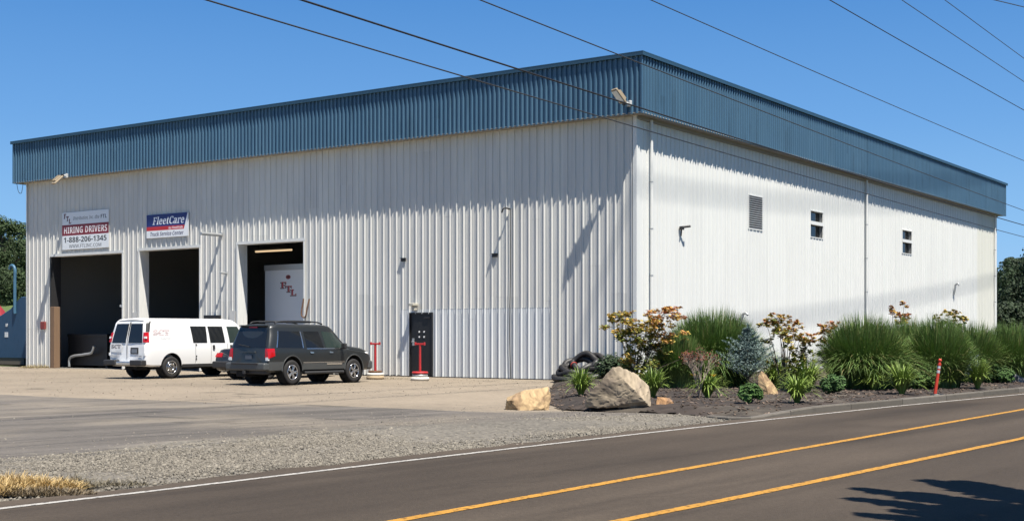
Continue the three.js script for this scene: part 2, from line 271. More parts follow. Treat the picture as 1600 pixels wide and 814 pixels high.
{ // loose gravel along the shoulder
  const g0 = new THREE.IcosahedronGeometry(1, 0), N = 46000, im = new THREE.InstancedMesh(g0, mat(1, 1, 1, 0.95), N), r = RNG(12), m4 = new THREE.Matrix4(), q = new THREE.Quaternion(), e = new THREE.Euler();
  let k = 0, guard = 0;
  while (k < N && guard++ < 3e6) {
    const z = 8 + r() * 27, x = lerp(-14, 10.6, r()); if (x > paveX(z) + 0.15 || inPoly(x, z, bedPoly)) continue;
    const d = x - eGravel(z), dens = d > 0 ? 0.12 + 0.88 * sstep(0.38, 0.66, fbm(x * 0.7, z * 0.5, 4, 44)) : 0.08 * Math.exp(d * 0.7); if (r() > dens) continue;
    if (x > paveX(z) - 0.1 && r() > 0.1) continue;
    const s = 0.007 + 0.016 * r() * r() + (r() < 0.008 ? 0.018 : 0); e.set(r() * 6.3, r() * 6.3, r() * 6.3);
    m4.compose(V(x, s * 0.15 - 0.022, z), q.setFromEuler(e), V(s * (0.8 + r() * 0.6), s * (0.5 + r() * 0.4), s * (0.8 + r() * 0.5))); im.setMatrixAt(k, m4);
    const c = 0.6 + r() * 0.8; im.setColorAt(k, lin(0.175 * c, 0.156 * c, 0.126 * c)); k++;
  }
  im.count = k; im.name = 'shoulder_gravel'; im.castShadow = im.receiveShadow = true; tag(im, 'loose grey gravel between the lot and the road', 'gravel', null, 'stuff'); scene.add(im);
  // scattered stones over the dirt by the wall
  const im2 = new THREE.InstancedMesh(g0, mat(1, 1, 1, 0.95), 5000); k = 0;
  while (k < 5000) { const near = r() < 0.5, x = lerp(-32, 0, r()), z = near ? 0.15 + r() * r() * 2.2 : 0.3 + r() * 16; if (inPoly(x, z, bedPoly)) continue; const s = 0.006 + 0.014 * r() * r(); e.set(r() * 6, r() * 6, r() * 6); m4.compose(V(x, s * 0.2 - 0.01, z), q.setFromEuler(e), V(s, s * 0.7, s)); im2.setMatrixAt(k, m4); const c = 0.55 + r() * 0.8; im2.setColorAt(k, lin(0.25 * c, 0.21 * c, 0.16 * c)); k++; }
  im2.name = 'lot_gravel'; im2.castShadow = im2.receiveShadow = true; tag(im2, 'scattered small stones on the pale dirt beside the wall', 'gravel', null, 'stuff'); scene.add(im2);
}

// ------------------------------------------------------------------ the warehouse
const house = thing('warehouse', 'large white ribbed metal warehouse with a deep blue parapet band', 'warehouse');
const fx = (px) => front(px, 500).x, sz = (px) => side(px, 500).z;
const D1 = { x0: fx(80), x1: fx(191), h: front(135, 398).y }, D2 = { x0: fx(218), x1: fx(312), h: front(265, 389).y }, D3 = { x0: fx(372), x1: fx(475), h: front(424, 379).y };
const MD = { x0: fx(641.5), x1: fx(675), h: front(658, 490.5).y };
const SEAM = { x0: fx(626), x1: fx(863), h: front(744, 482.5).y };
const opens = [D1, D2, D3, MD];
// a ribbed sheet standing on the xy plane, ribs towards +z; rib phase comes from absolute x
function ribbed(x0, x1, y0, y1, pitch, h, wb, wt, z0 = 0, minor = true) {
  const pts = []; const add = (x, z) => { if (x > x0 + 1e-4 && x < x1 - 1e-4) pts.push([x, z]); };
  const val = (x) => { const m = ((x / pitch) % 1 + 1) % 1 * pitch, c = Math.abs(m - pitch / 2); if (c < wt / 2) return h; if (c < wb / 2) return h * (wb / 2 - c) / (wb / 2 - wt / 2); if (minor) { const q = Math.abs(c - pitch / 2 + 0.0); const k = Math.abs(q - pitch * 0.16); if (k < 0.008) return 0.005; } return 0; };
  for (let k = Math.floor(x0 / pitch) - 1; k <= Math.ceil(x1 / pitch) + 1; k++) {
    const c = k * pitch + pitch / 2, e = pitch * 0.34;
    if (minor) for (const s of [-e, ]) for (const w of [-0.012, -0.0075, 0.0075, 0.012]) add(c + s + w, val(c + s + w));
    add(c - wb / 2, 0); add(c - wt / 2, h); add(c + wt / 2, h); add(c + wb / 2, 0);
    if (minor) for (const w of [-0.012, -0.0075, 0.0075, 0.012]) add(c + e + w, val(c + e + w));
  }
  pts.unshift([x0, val(x0)]); pts.push([x1, val(x1)]);
  const P = [], U = [], I = []; let n = 0;
  const uo = hash2(Math.round(x0 * 50), 3, 1), vo = hash2(Math.round(x0 * 50), 4, 1);
  for (let i = 0; i < pts.length - 1; i++) {
    const [a, za] = pts[i], [b, zb] = pts[i + 1];
    P.push(a, y0, z0 + za, b, y0, z0 + zb, b, y1, z0 + zb, a, y1, z0 + za); U.push(a / 4 + uo, y0 / 9 + vo, b / 4 + uo, y0 / 9 + vo, b / 4 + uo, y1 / 9 + vo, a / 4 + uo, y1 / 9 + vo);
    I.push(n, n + 1, n + 2, n, n + 2, n + 3); n += 4;
  }
  const g = new THREE.BufferGeometry(); g.setAttribute('position', new THREE.Float32BufferAttribute(P, 3)); g.setAttribute('uv', new THREE.Float32BufferAttribute(U, 2)); g.setIndex(I); g.computeVertexNormals(); return g;
}
const RIB = [0.3048, 0.037, 0.076, 0.026], SRIB = [0.3048, 0.030, 0.062, 0.03];
function wallWithHoles(x0, x1, y0, y1, thick, holes) {
  const s = new THREE.Shape([[x0, y0], [x1, y0], [x1, y1], [x0, y1]].map((p) => new THREE.Vector2(...p)));
  for (const h of holes) s.holes.push(new THREE.Path([[h.x0, h.y0], [h.x0, h.y1], [h.x1, h.y1], [h.x1, h.y0]].map((p) => new THREE.Vector2(...p))));
  return new THREE.ExtrudeGeometry(s, { depth: thick, bevelEnabled: false });
}
// front wall: inner wall with door openings, ribbed sheets as its panels
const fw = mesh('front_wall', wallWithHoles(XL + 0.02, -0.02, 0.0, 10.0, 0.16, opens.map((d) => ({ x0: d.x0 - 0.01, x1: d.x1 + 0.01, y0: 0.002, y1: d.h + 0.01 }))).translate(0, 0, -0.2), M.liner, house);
{
  const SH = 0.9144, r = RNG(4); let idx = 0;
  for (let x = 0; x > XL + 0.05; x -= SH) {
    const a = Math.max(XL, x - SH), cuts = [a, x];
    for (const d of opens) for (const c of [d.x0, d.x1]) if (c > a + 0.03 && c < x - 0.03) cuts.push(c);
    for (const c of [SEAM.x0, SEAM.x1]) if (c > a + 0.03 && c < x - 0.03) cuts.push(c);
    cuts.sort((p, q) => p - q);
    for (let i = 0; i < cuts.length - 1; i++) {
      const x0 = cuts[i], x1 = cuts[i + 1], m = (x0 + x1) / 2; let y0 = 0.03; const d = opens.find((o) => m > o.x0 && m < o.x1); if (d) y0 = d.h;
      const ms = M.frontSheet[Math.floor(r() * 3)], dz = 0.002 * ((idx + i) % 2);
      if (m > SEAM.x0 && m < SEAM.x1) { mesh('panel', ribbed(x0, x1, Math.max(SEAM.h - 0.06, y0), H_SOF + 0.03, ...RIB, dz), ms, fw); if (y0 < SEAM.h) mesh('panel', ribbed(x0, x1, y0, SEAM.h, ...RIB, 0.012 + dz), M.lowSheet[idx % 2], fw); }
      else mesh('panel', ribbed(x0, x1, y0, H_SOF + 0.03, ...RIB, dz), ms, fw);
    }
    idx++;
  }
  mesh('seam_flashing', bx(SEAM.x0, MD.x0 - 0.05, SEAM.h - 0.012, SEAM.h + 0.012, 0.0, 0.016), M.galv, fw);
  mesh('seam_flashing', bx(MD.x1 + 0.05, SEAM.x1, SEAM.h - 0.012, SEAM.h + 0.012, 0.0, 0.016), M.galv, fw);
}
// side wall
const louv = { z0: sz(1191), z1: sz(1170), y0: side(1180, 358).y, y1: side(1180, 307).y };
const winA = { z0: sz(1286), z1: sz(1266.5), y0: side(1276, 371).y, y1: side(1276, 331).y }, winB = { z0: sz(1425), z1: sz(1410.5), y0: side(1417, 396).y, y1: side(1417, 360.5).y };
const sideOpens = [louv, winA, winB];
// built on the xy plane with x = -z, then turned to face +x
const toSide = (g) => g.rotateY(Math.PI / 2);
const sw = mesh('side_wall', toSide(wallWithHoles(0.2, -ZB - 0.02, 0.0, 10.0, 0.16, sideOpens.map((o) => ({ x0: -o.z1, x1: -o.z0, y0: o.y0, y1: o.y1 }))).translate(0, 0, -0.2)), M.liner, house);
{
  const SH = 0.9144, r = RNG(6), L = -ZB;
  for (let x = 0; x < L - 0.05; x += SH) {
    const b = Math.min(L, x + SH), cuts = [x, b]; for (const o of sideOpens) for (const c of [-o.z1, -o.z0]) if (c > x + 0.02 && c < b - 0.02) cuts.push(c); cuts.sort((p, q) => p - q);
    for (let i = 0; i < cuts.length - 1; i++) {
      const x0 = cuts[i], x1 = cuts[i + 1], m = (x0 + x1) / 2, o = sideOpens.find((q) => m > -q.z1 && m < -q.z0), ms = m > -sz(1525) ? M.creamSheet : M.sideSheet[Math.floor(r() * 3)], dz = 0.002 * (Math.round(x / SH) % 2);
      if (o) { mesh('panel', toSide(ribbed(x0, x1, 0.03, o.y0, ...SRIB, dz)), ms, sw); mesh('panel', toSide(ribbed(x0, x1, o.y1, H_SOF + 0.03, ...SRIB, dz)), ms, sw); }
      else mesh('panel', toSide(ribbed(x0, x1, 0.03, H_SOF + 0.03, ...SRIB, dz)), ms, sw);
    }
  }
}
mesh('back_wall', bx(XL, 0, 0, 10, ZB - 0.01, ZB + 0.15), M.sideSheet[1], house);
mesh('far_side_wall', bx(XL - 0.01, XL + 0.01, 0, H_SOF, ZB, 0.0), M.frontSheet[1], house);
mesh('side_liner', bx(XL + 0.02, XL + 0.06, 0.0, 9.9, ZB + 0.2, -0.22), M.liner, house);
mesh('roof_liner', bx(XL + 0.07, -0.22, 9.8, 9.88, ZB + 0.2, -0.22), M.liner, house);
mesh('roof_deck', bx(XL - OV + 0.12, OV - 0.12, 9.9, 10.02, ZB - OV + 0.12, OV - 0.12), M.roof, house);
mesh('corner_trim', [bx(-0.10, 0.04, 0.03, H_SOF, 0.045, 0.049), bx(0.036, 0.04, 0.03, H_SOF, -0.12, 0.045)], M.sideSheet[0], house);
mesh('corner_trim', [bx(XL - 0.03, XL + 0.06, 0.03, H_SOF, 0.045, 0.05), bx(XL - 0.034, XL - 0.03, 0.03, H_SOF, -0.12, 0.042)], M.whiteTrim, house);
mesh('corner_trim', [bx(0.036, 0.042, 0.03, H_SOF, ZB - 0.02, ZB + 0.14)], M.sideSheet[0], house);
for (const g of [bx(XL, D1.x0, 0.0, 0.05, -0.02, 0.006), bx(D1.x1, D2.x0, 0.0, 0.05, -0.02, 0.006), bx(D2.x1, D3.x0, 0, 0.05, -0.02, 0.006), bx(D3.x1, MD.x0, 0, 0.05, -0.02, 0.006), bx(MD.x1, 0, 0, 0.05, -0.02, 0.006)]) mesh('base_flashing', g, M.darkMetal, house);
mesh('soffit', [bx(XL - OV + 0.03, OV - 0.03, H_SOF, H_SOF + 0.03, 0.0, OV - 0.03), bx(0.0, OV - 0.03, H_SOF, H_SOF + 0.03, ZB - OV + 0.03, 0.0), bx(XL - OV + 0.03, XL, H_SOF, H_SOF + 0.03, ZB - OV, 0)], M.soffit, house);
mesh('eave_trim', [bx(0.036, 0.10, H_SOF - 0.11, H_SOF - 0.002, ZB, -0.0)], M.soffit, house);
// parapet band in blue ribbed sheets
{
  const FR = [0.19, 0.056, 0.095, 0.05], SH = 0.95, r = RNG(8);
  const fas = mesh('parapet', [bx(XL - OV + 0.02, OV - 0.02, H_SOF + 0.005, H_TOP - 0.03, OV - 0.10, OV - 0.064), bx(OV - 0.10, OV - 0.064, H_SOF + 0.005, H_TOP - 0.03, ZB - OV + 0.02, OV - 0.102), bx(XL - OV + 0.02, XL - OV + 0.07, H_SOF + 0.005, H_TOP - 0.03, ZB - OV + 0.1, OV - 0.102), bx(XL - OV + 0.072, OV - 0.102, H_SOF + 0.005, H_TOP - 0.03, ZB - OV + 0.02, ZB - OV + 0.07)], M.blueTrim, house);
  for (let x = OV - 0.02; x > XL - OV + 0.05; x -= SH) mesh('parapet_panel', ribbed(Math.max(XL - OV + 0.02, x - SH), x, H_SOF - 0.02, H_TOP - 0.02, ...FR, OV - 0.058 + 0.002 * (Math.round(x / SH) & 1), false), M.blueSheet[Math.floor(r() * 3)], fas);
  for (let x = -OV + 0.02; x < -ZB + OV - 0.05; x += SH) mesh('parapet_panel', toSide(ribbed(x, Math.min(-ZB + OV - 0.02, x + SH), H_SOF - 0.02, H_TOP - 0.02, ...FR, OV - 0.058 + 0.002 * (Math.round(x / SH) & 1), false)), M.blueSheet[Math.floor(r() * 3)], fas);
  mesh('end_panel', bx(XL - OV + 0.012, XL - OV + 0.018, H_SOF - 0.02, H_TOP - 0.02, ZB - OV, OV - 0.02), M.blueSheet[0], fas);
  mesh('cap_flashing', [bx(XL - OV - 0.05, OV + 0.06, H_TOP - 0.035, H_TOP, OV - 0.14, OV + 0.06), bx(XL - OV - 0.05, OV + 0.06, H_TOP - 0.13, H_TOP - 0.037, OV + 0.002, OV + 0.058), bx(OV - 0.14, OV + 0.06, H_TOP - 0.037, H_TOP - 0.002, ZB - OV - 0.05, OV - 0.14), bx(OV + 0.002, OV + 0.058, H_TOP - 0.13, H_TOP - 0.039, ZB - OV - 0.05, OV + 0.002), bx(XL - OV - 0.05, XL - OV + 0.14, H_TOP - 0.037, H_TOP - 0.002, ZB - OV, OV - 0.14)], M.blueTrim, house);
  mesh('corner_cover', [bx(OV - 0.05, OV + 0.004, H_SOF - 0.022, H_TOP - 0.132, OV - 0.012, OV + 0.004), bx(OV - 0.012, OV + 0.003, H_SOF - 0.022, H_TOP - 0.132, OV - 0.06, OV - 0.012)], M.blueSheet[0], fas);
}
// downpipes on the side wall
function downpipe(px, y0) {
  const z = sz(px), r = 0.052, p = mesh('downpipe', [new THREE.CylinderGeometry(r, r, H_SOF - 0.05 - y0, 12).translate(0.115, (H_SOF - 0.05 + y0) / 2, z)], M.sideSheet[0], house);
  for (const y of [1.9, 3.4, 4.9, 6.4]) mesh('pipe_strap', [new THREE.CylinderGeometry(r + 0.006, r + 0.006, 0.035, 12).translate(0.115, y, z), bx(0.03, 0.12, y - 0.015, y + 0.015, z - 0.11, z - 0.03)], M.galv, p);
}
downpipe(1013.5, 0.1); downpipe(1351.5, 0.1); downpipe(1553, 0.1);
// louvre and windows in the side wall
{
  const fr = (o, m, w = 0.035) => [bx(0.0, 0.0325, o.y0 - w, o.y0, o.z0 - w, o.z1 + w), bx(0.0, 0.0325, o.y1, o.y1 + w, o.z0 - w, o.z1 + w), bx(0.0, 0.0325, o.y0, o.y1, o.z0 - w, o.z0), bx(0.0, 0.0325, o.y0, o.y1, o.z1, o.z1 + w)];
  const L = mesh('louvre', fr(louv), M.whiteTrim, house); const n = 15, dh = (louv.y1 - louv.y0) / n;
  for (let i = 0; i < n; i++) { const g = box(0.11, 0.012, louv.z1 - louv.z0 - 0.01); g.rotateZ(-0.85); g.translate(-0.005, louv.y0 + (i + 0.5) * dh, (louv.z0 + louv.z1) / 2); mesh('slat', g, M.galv, L); }
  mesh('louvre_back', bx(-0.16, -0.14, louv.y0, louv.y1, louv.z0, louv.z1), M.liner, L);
  for (const o of [winA, winB]) {
    const w = mesh('window', fr(o, M.whiteTrim, 0.035), M.whiteTrim, house), mid = lerp(o.y0, o.y1, 0.54);
    mesh('mullion', bx(-0.10, 0.045, mid - 0.07, mid + 0.07, o.z0, o.z1), M.whiteTrim, w);
    mesh('pane', bx(-0.15, -0.14, o.y0, mid - 0.07, o.z0, o.z1), M.glassPane, w); mesh('pane', bx(-0.15, -0.14, mid + 0.07, o.y1, o.z0, o.z1), M.glassPane, w);
  }
  // gooseneck vents and the small wall fitting
  const v = (px, py, s) => { const p = side(px, py, 0.03); mesh('gooseneck_vent', [tube([V(0.05, p.y - 0.55 * s, p.z), V(0.12, p.y - 0.2 * s, p.z), V(0.14, p.y, p.z), V(0.26, p.y + 0.06 * s, p.z), V(0.34, p.y - 0.06 * s, p.z)], 0.05, 24, 8), bx(0.02, 0.08, p.y - 0.6 * s, p.y - 0.45 * s, p.z - 0.08, p.z + 0.08)], M.galv, house); };
  v(1491, 445, 0.9); v(1157, 491, 0.5);
  const q = side(1063, 357, 0.03); mesh('wall_fitting', [bx(0.03, 0.16, q.y - 0.05, q.y + 0.07, q.z - 0.07, q.z + 0.07, 0.02), bar(V(0.12, q.y + 0.04, q.z), V(0.30, q.y + 0.08, q.z - 0.22), 0.04), bar(V(0.1, q.y, q.z + 0.02), V(0.09, q.y - 0.26, q.z + 0.04), 0.025)], M.darkMetal, house);
}
// bay doors: jambs, headers, dark room behind
function bay(d, wood) {
  const jm = M.whiteTrim;
  const f = mesh('bay_frame', [bx(d.x0 - 0.09, d.x1 + 0.09, d.h, d.h + 0.10, 0.045, 0.06), bx(d.x0, d.x1, d.h - 0.012, d.h, -0.42, 0.06)], jm, house);
  mesh('jamb', [bx(d.x0 - 0.07, d.x0, wood ? 2.75 : 0.02, d.h, 0.045, 0.058), bx(d.x0 - 0.02, d.x0 + 0.012, wood ? 2.75 : 0.02, d.h - 0.012, -0.45, 0.05)], wood ? M.darkMetal : jm, f);
  mesh('jamb', [bx(d.x1, d.x1 + 0.07, 0.02, d.h, 0.045, 0.058), bx(d.x1 - 0.012, d.x1 + 0.02, 0.02, d.h - 0.012, -0.45, 0.05)], jm, f);
  if (wood) mesh('timber_post', bx(d.x0 - 0.06, d.x0 + 0.24, 0.0, 2.75, -0.25, 0.06, 0.015), M.wood, f);
  mesh('rolled_door', new THREE.CylinderGeometry(0.32, 0.32, d.x1 - d.x0 + 0.3, 18).rotateZ(Math.PI / 2).translate((d.x0 + d.x1) / 2, d.h + 0.45, -0.62), M.darkMetal, f);
}
bay(D1, true); bay(D2, false); bay(D3, false);
mesh('floor_slab', bx(XL + 0.02, -0.2, -0.02, 0.004, ZB + 0.16, -0.0), M.concrete, house);
{ // partition of dark ribbed sheets across the bays
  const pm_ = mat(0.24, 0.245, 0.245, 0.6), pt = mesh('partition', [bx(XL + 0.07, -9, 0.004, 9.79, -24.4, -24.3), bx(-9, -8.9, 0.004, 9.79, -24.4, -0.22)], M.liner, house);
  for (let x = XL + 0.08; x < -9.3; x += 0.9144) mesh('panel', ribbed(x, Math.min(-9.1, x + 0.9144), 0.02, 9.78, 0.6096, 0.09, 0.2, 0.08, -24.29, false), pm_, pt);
}
for (const [d, px] of [[D2, 211], [D3, 363.5]]) { const x = fx(px), g = bx(x - 0.17, x + 0.17, 0.05, 2.45, 0.02, 0.055); mesh('guard_plate', g, M.frontSheet[2], house); }
// personnel door
{
  const d = mesh('personnel_door', bx(MD.x0, MD.x1, 0.03, MD.h, -0.05, 0.0), M.black, house);
  mesh('door_frame', [bx(MD.x0 - 0.05, MD.x0, 0.03, MD.h + 0.05, -0.05, 0.05), bx(MD.x1, MD.x1 + 0.05, 0.03, MD.h + 0.05, -0.05, 0.05), bx(MD.x0, MD.x1, MD.h, MD.h + 0.05, -0.05, 0.05)], M.black, d);
  const wm = mat(0.7, 0.7, 0.7, 0.5); for (const [a, b] of [[655, 518.5], [662.5, 518.5], [655, 526.5], [662.5, 526.5]]) { const p = front(a, b); mesh('bolt_plate', new THREE.CylinderGeometry(0.032, 0.032, 0.014, 10).rotateX(Math.PI / 2).translate(p.x, p.y, 0.007), wm, d); }
  const h = front(645.5, 534); mesh('door_handle', [bx(h.x - 0.05, h.x + 0.05, h.y - 0.14, h.y + 0.12, 0.0, 0.02, 0.008), bar(V(h.x, h.y, 0.02), V(h.x, h.y, 0.09), 0.02), bar(V(h.x, h.y, 0.085), V(h.x + 0.12, h.y, 0.085), 0.016)], M.galv, d);
  const c = front(669, 496); mesh('door_closer', [bx(c.x - 0.16, c.x + 0.10, c.y - 0.03, c.y + 0.03, 0.0, 0.05)], M.darkMetal, d);
}
{ // small fittings on the front wall
  let p = front(651, 480); mesh('wall_lamp', [bx(p.x - 0.11, p.x + 0.11, p.y + 0.04, p.y + 0.14, 0.03, 0.34, 0.02), bx(p.x - 0.07, p.x + 0.07, p.y - 0.12, p.y + 0.04, 0.05, 0.22, 0.02)], mat(0.45, 0.43, 0.36, 0.5), house);
  for (const [a, b] of [[631, 406], [774, 399]]) { p = front(a, b); mesh('wall_vent', [bx(p.x - 0.11, p.x + 0.11, p.y - 0.06, p.y + 0.06, 0.02, 0.06, 0.01), bx(p.x - 0.12, p.x + 0.12, p.y + 0.05, p.y + 0.065, 0.02, 0.10)], M.darkMetal, house); }
  p = front(798, 327); mesh('conduit', [tube([V(p.x, p.y, 0.04), V(p.x - 0.02, p.y + 0.02, 0.22), V(p.x - 0.06, p.y, 0.34), V(p.x - 0.12, p.y - 0.14, 0.36)], 0.028, 20, 8), tube([V(p.x + 0.02, p.y, 0.06), V(p.x + 0.03, p.y - 2, 0.06), V(p.x + 0.0, p.y - 4.2, 0.07), V(p.x + 0.04, 0.03, 0.06)], 0.014, 30, 6)], M.darkMetal, house);
  const q = front(345.5, 367.5); mesh('wall_arm', [bar(V(q.x, q.y, 0.0), V(q.x, q.y, 1.08), 0.065, 12), bx(q.x - 0.09, q.x + 0.09, q.y - 0.09, q.y + 0.09, 0.03, 0.05)], M.galv, house);
  const s = front(354, 427); mesh('wall_arm', [bar(V(s.x, s.y, 0.0), V(s.x, s.y, 0.36), 0.04, 10), bx(s.x - 0.06, s.x + 0.06, s.y - 0.06, s.y + 0.06, 0.03, 0.05)], M.galv, house);
  p = front(68.5, 508); mesh('call_box', bx(p.x - 0.16, p.x + 0.16, p.y - 0.19, p.y + 0.16, 0.03, 0.13, 0.02), mat(0.20, 0.035, 0.03, 0.6), house);
  p = front(480, 481); mesh('lever_handle', [tube([V(p.x - 0.15, p.y + 0.35, 0.06), V(p.x - 0.17, p.y - 0.3, 0.14), V(p.x + 0.02, p.y - 0.36, 0.16), V(p.x + 0.1, p.y, 0.12), V(p.x + 0.14, p.y + 0.34, 0.05)], 0.03, 30, 8)], M.rust, house);
  p = front(333, 494.5); mesh('wall_rail', bx(p.x - 0.42, p.x + 0.46, p.y - 0.09, p.y + 0.05, 0.03, 0.16, 0.01), M.black, house);
  const c = front(28, 300); const e = V(XL - OV * 0.55, H_SOF - 0.01, OV - 0.1); mesh('loose_cable', tube([e, V(e.x + 0.16, e.y - 0.42, e.z), V(e.x + 0.34, e.y - 0.48, e.z), V(e.x + 0.5, e.y, e.z)], 0.012, 20, 6), M.black, house);
  p = V(OV + 0.1, 0, 0);
  for (const [a, y] of [[191, 478], [191, 520]]) { const h = front(a - 2, y); mesh('door_guide', bx(h.x - 0.16, h.x + 0.02, h.y - 0.05, h.y + 0.05, -0.1, -0.02, 0.01), M.whiteTrim, house); }
}
function floodlight(p, yaw, tilt, label) { // bracket on the parapet's lower edge, a box lamp on a knuckle
  const o = thing('floodlight', label, 'floodlight', [p.x, p.y, p.z], yaw, 'floodlights on the parapet'); o.scale.setScalar(0.82);
  mesh('junction_box', [box(0.20, 0.22, 0.12, 0, 0, 0.06, 0.02), bar(V(0, 0, 0.1), V(0, 0.02, 0.26), 0.045, 10)], mat(0.6, 0.6, 0.58, 0.4, { metalness: 0.3 }), o);
  mesh('knuckle', [bar(V(0, 0.02, 0.22), V(0, -0.02, 0.34), 0.06, 10), box(0.16, 0.16, 0.08, 0, 0, 0.3, 0.01)], M.darkMetal, o);
  const hs = mesh('housing', [box(0.40, 0.09, 0.66, 0, 0.0, 0.36, 0.03), box(0.30, 0.08, 0.44, 0, 0.075, 0.33, 0.02), ...[-2, -1, 0, 1, 2].map((k) => box(0.014, 0.05, 0.40, k * 0.06, 0.13, 0.33))], mat(0.30, 0.24, 0.165, 0.65), o); hs.position.set(0, -0.02, 0.30); hs.rotation.x = tilt;
  mesh('lens', box(0.34, 0.012, 0.5, 0, -0.056, 0.37), mat(0.75, 0.74, 0.68, 0.15), hs);
  return o;
}
{
  const a = front(104, 275, OV), b = front(986, 162, OV); 
  floodlight(V(a.x, a.y, OV), -0.15, 0.75, 'tan floodlight hanging below the parapet above the hiring sign');
  floodlight(V(b.x, b.y, OV), -0.5, -0.85, 'tan floodlight tipped upward on the parapet by the building corner');
}

// ------------------------------------------------------------------ signs on the front wall
function sign(name, label, x0, y0, w, h, draw, px) {
  const c = front(x0, y0); const o = thing(name, label, 'sign', [c.x, c.y, 0.048]);
  mesh('board', bx(0, w, -h, 0, 0, 0.02), mat(0.62, 0.62, 0.62, 0.5), o);
  const t = canvasTex(px, Math.round(px * h / w), draw), g = new THREE.PlaneGeometry(w - 0.01, h - 0.01).translate(w / 2, -h / 2, 0.0245);
  mesh('print', g, new THREE.MeshStandardMaterial({ map: t, roughness: 0.45 }), o); return o;
}
const fit = (g, s, x, y, w) => { const m = g.measureText(s).width; g.save(); g.translate(x, y); g.scale(w / m, 1); g.fillText(s, 0, 0); g.restore(); };
{
  const w1 = front(171, 350).x - front(98, 350).x, h1 = front(98, 333).y - front(98, 391).y;
  sign('hiring_sign', 'white hiring drivers sign with a dark red band and phone number', 98, 333, w1, h1, (g, W, H) => {
    g.fillStyle = '#dfe3e6'; g.fillRect(0, 0, W, H);
    g.fillStyle = '#7c1f2c'; g.fillRect(0, H * 0.335, W, H * 0.29);
    g.textBaseline = 'middle'; g.textAlign = 'left';
    for (const [s, x, y] of [['F', 0.03, 0.07], ['T', 0.085, 0.14], ['L', 0.14, 0.215]]) { g.font = `bold ${H * 0.17}px serif`; g.fillStyle = '#1b1416'; g.fillText(s, W * x, H * (y + 0.035)); g.fillStyle = '#5d1a22'; g.fillText(s, W * x + 3, H * (y + 0.022)); }
    g.fillStyle = '#252a33'; g.font = `italic ${H * 0.12}px sans-serif`; fit(g, 'Distribution, Inc. dba', W * 0.235, H * 0.17, W * 0.565);
    g.font = `bold ${H * 0.14}px sans-serif`; fit(g, 'FTL', W * 0.825, H * 0.17, W * 0.135);
    g.fillStyle = '#e9e4e2'; g.font = `bold ${H * 0.235}px sans-serif`; fit(g, 'HIRING DRIVERS', W * 0.03, H * 0.485, W * 0.94);
    g.fillStyle = '#15181d'; g.font = `bold ${H * 0.20}px sans-serif`; fit(g, '1-888-206-1345', W * 0.03, H * 0.745, W * 0.93);
    g.fillStyle = '#22262c'; g.font = `${H * 0.125}px sans-serif`; fit(g, 'WWW.FTLINC.COM', W * 0.15, H * 0.915, W * 0.70);
  }, 640);
  const w2 = front(295.5, 350).x - front(230, 350).x, h2 = front(230, 336.5).y - front(230, 373).y;
  sign('service_sign', 'blue, red and white truck service center sign over the middle bay', 230, 336.5, w2, h2, (g, W, H) => {
    g.fillStyle = '#e4e7ea'; g.fillRect(0, 0, W, H);
    g.fillStyle = '#1d2c6e'; g.beginPath(); g.moveTo(0, 0); g.lineTo(W * 0.985, 0); g.lineTo(W * 0.92, H * 0.52); g.lineTo(0, H * 0.52); g.fill();
    g.fillStyle = '#b92a2f'; g.beginPath(); g.moveTo(0, H * 0.52); g.lineTo(W * 0.92, H * 0.52); g.lineTo(W * 0.895, H * 0.69); g.lineTo(0, H * 0.69); g.fill();
    g.textBaseline = 'middle'; g.textAlign = 'left';
    g.fillStyle = '#eceff2'; g.font = `italic bold ${H * 0.44}px serif`; fit(g, 'FleetCare', W * 0.14, H * 0.285, W * 0.76);
    g.font = `italic bold ${H * 0.13}px sans-serif`; fit(g, 'by FleetPride', W * 0.53, H * 0.605, W * 0.34);
    g.fillStyle = '#1d2450'; g.font = `italic bold ${H * 0.24}px sans-serif`; fit(g, 'Truck Service Center', W * 0.08, H * 0.845, W * 0.80);
  }, 640);
}

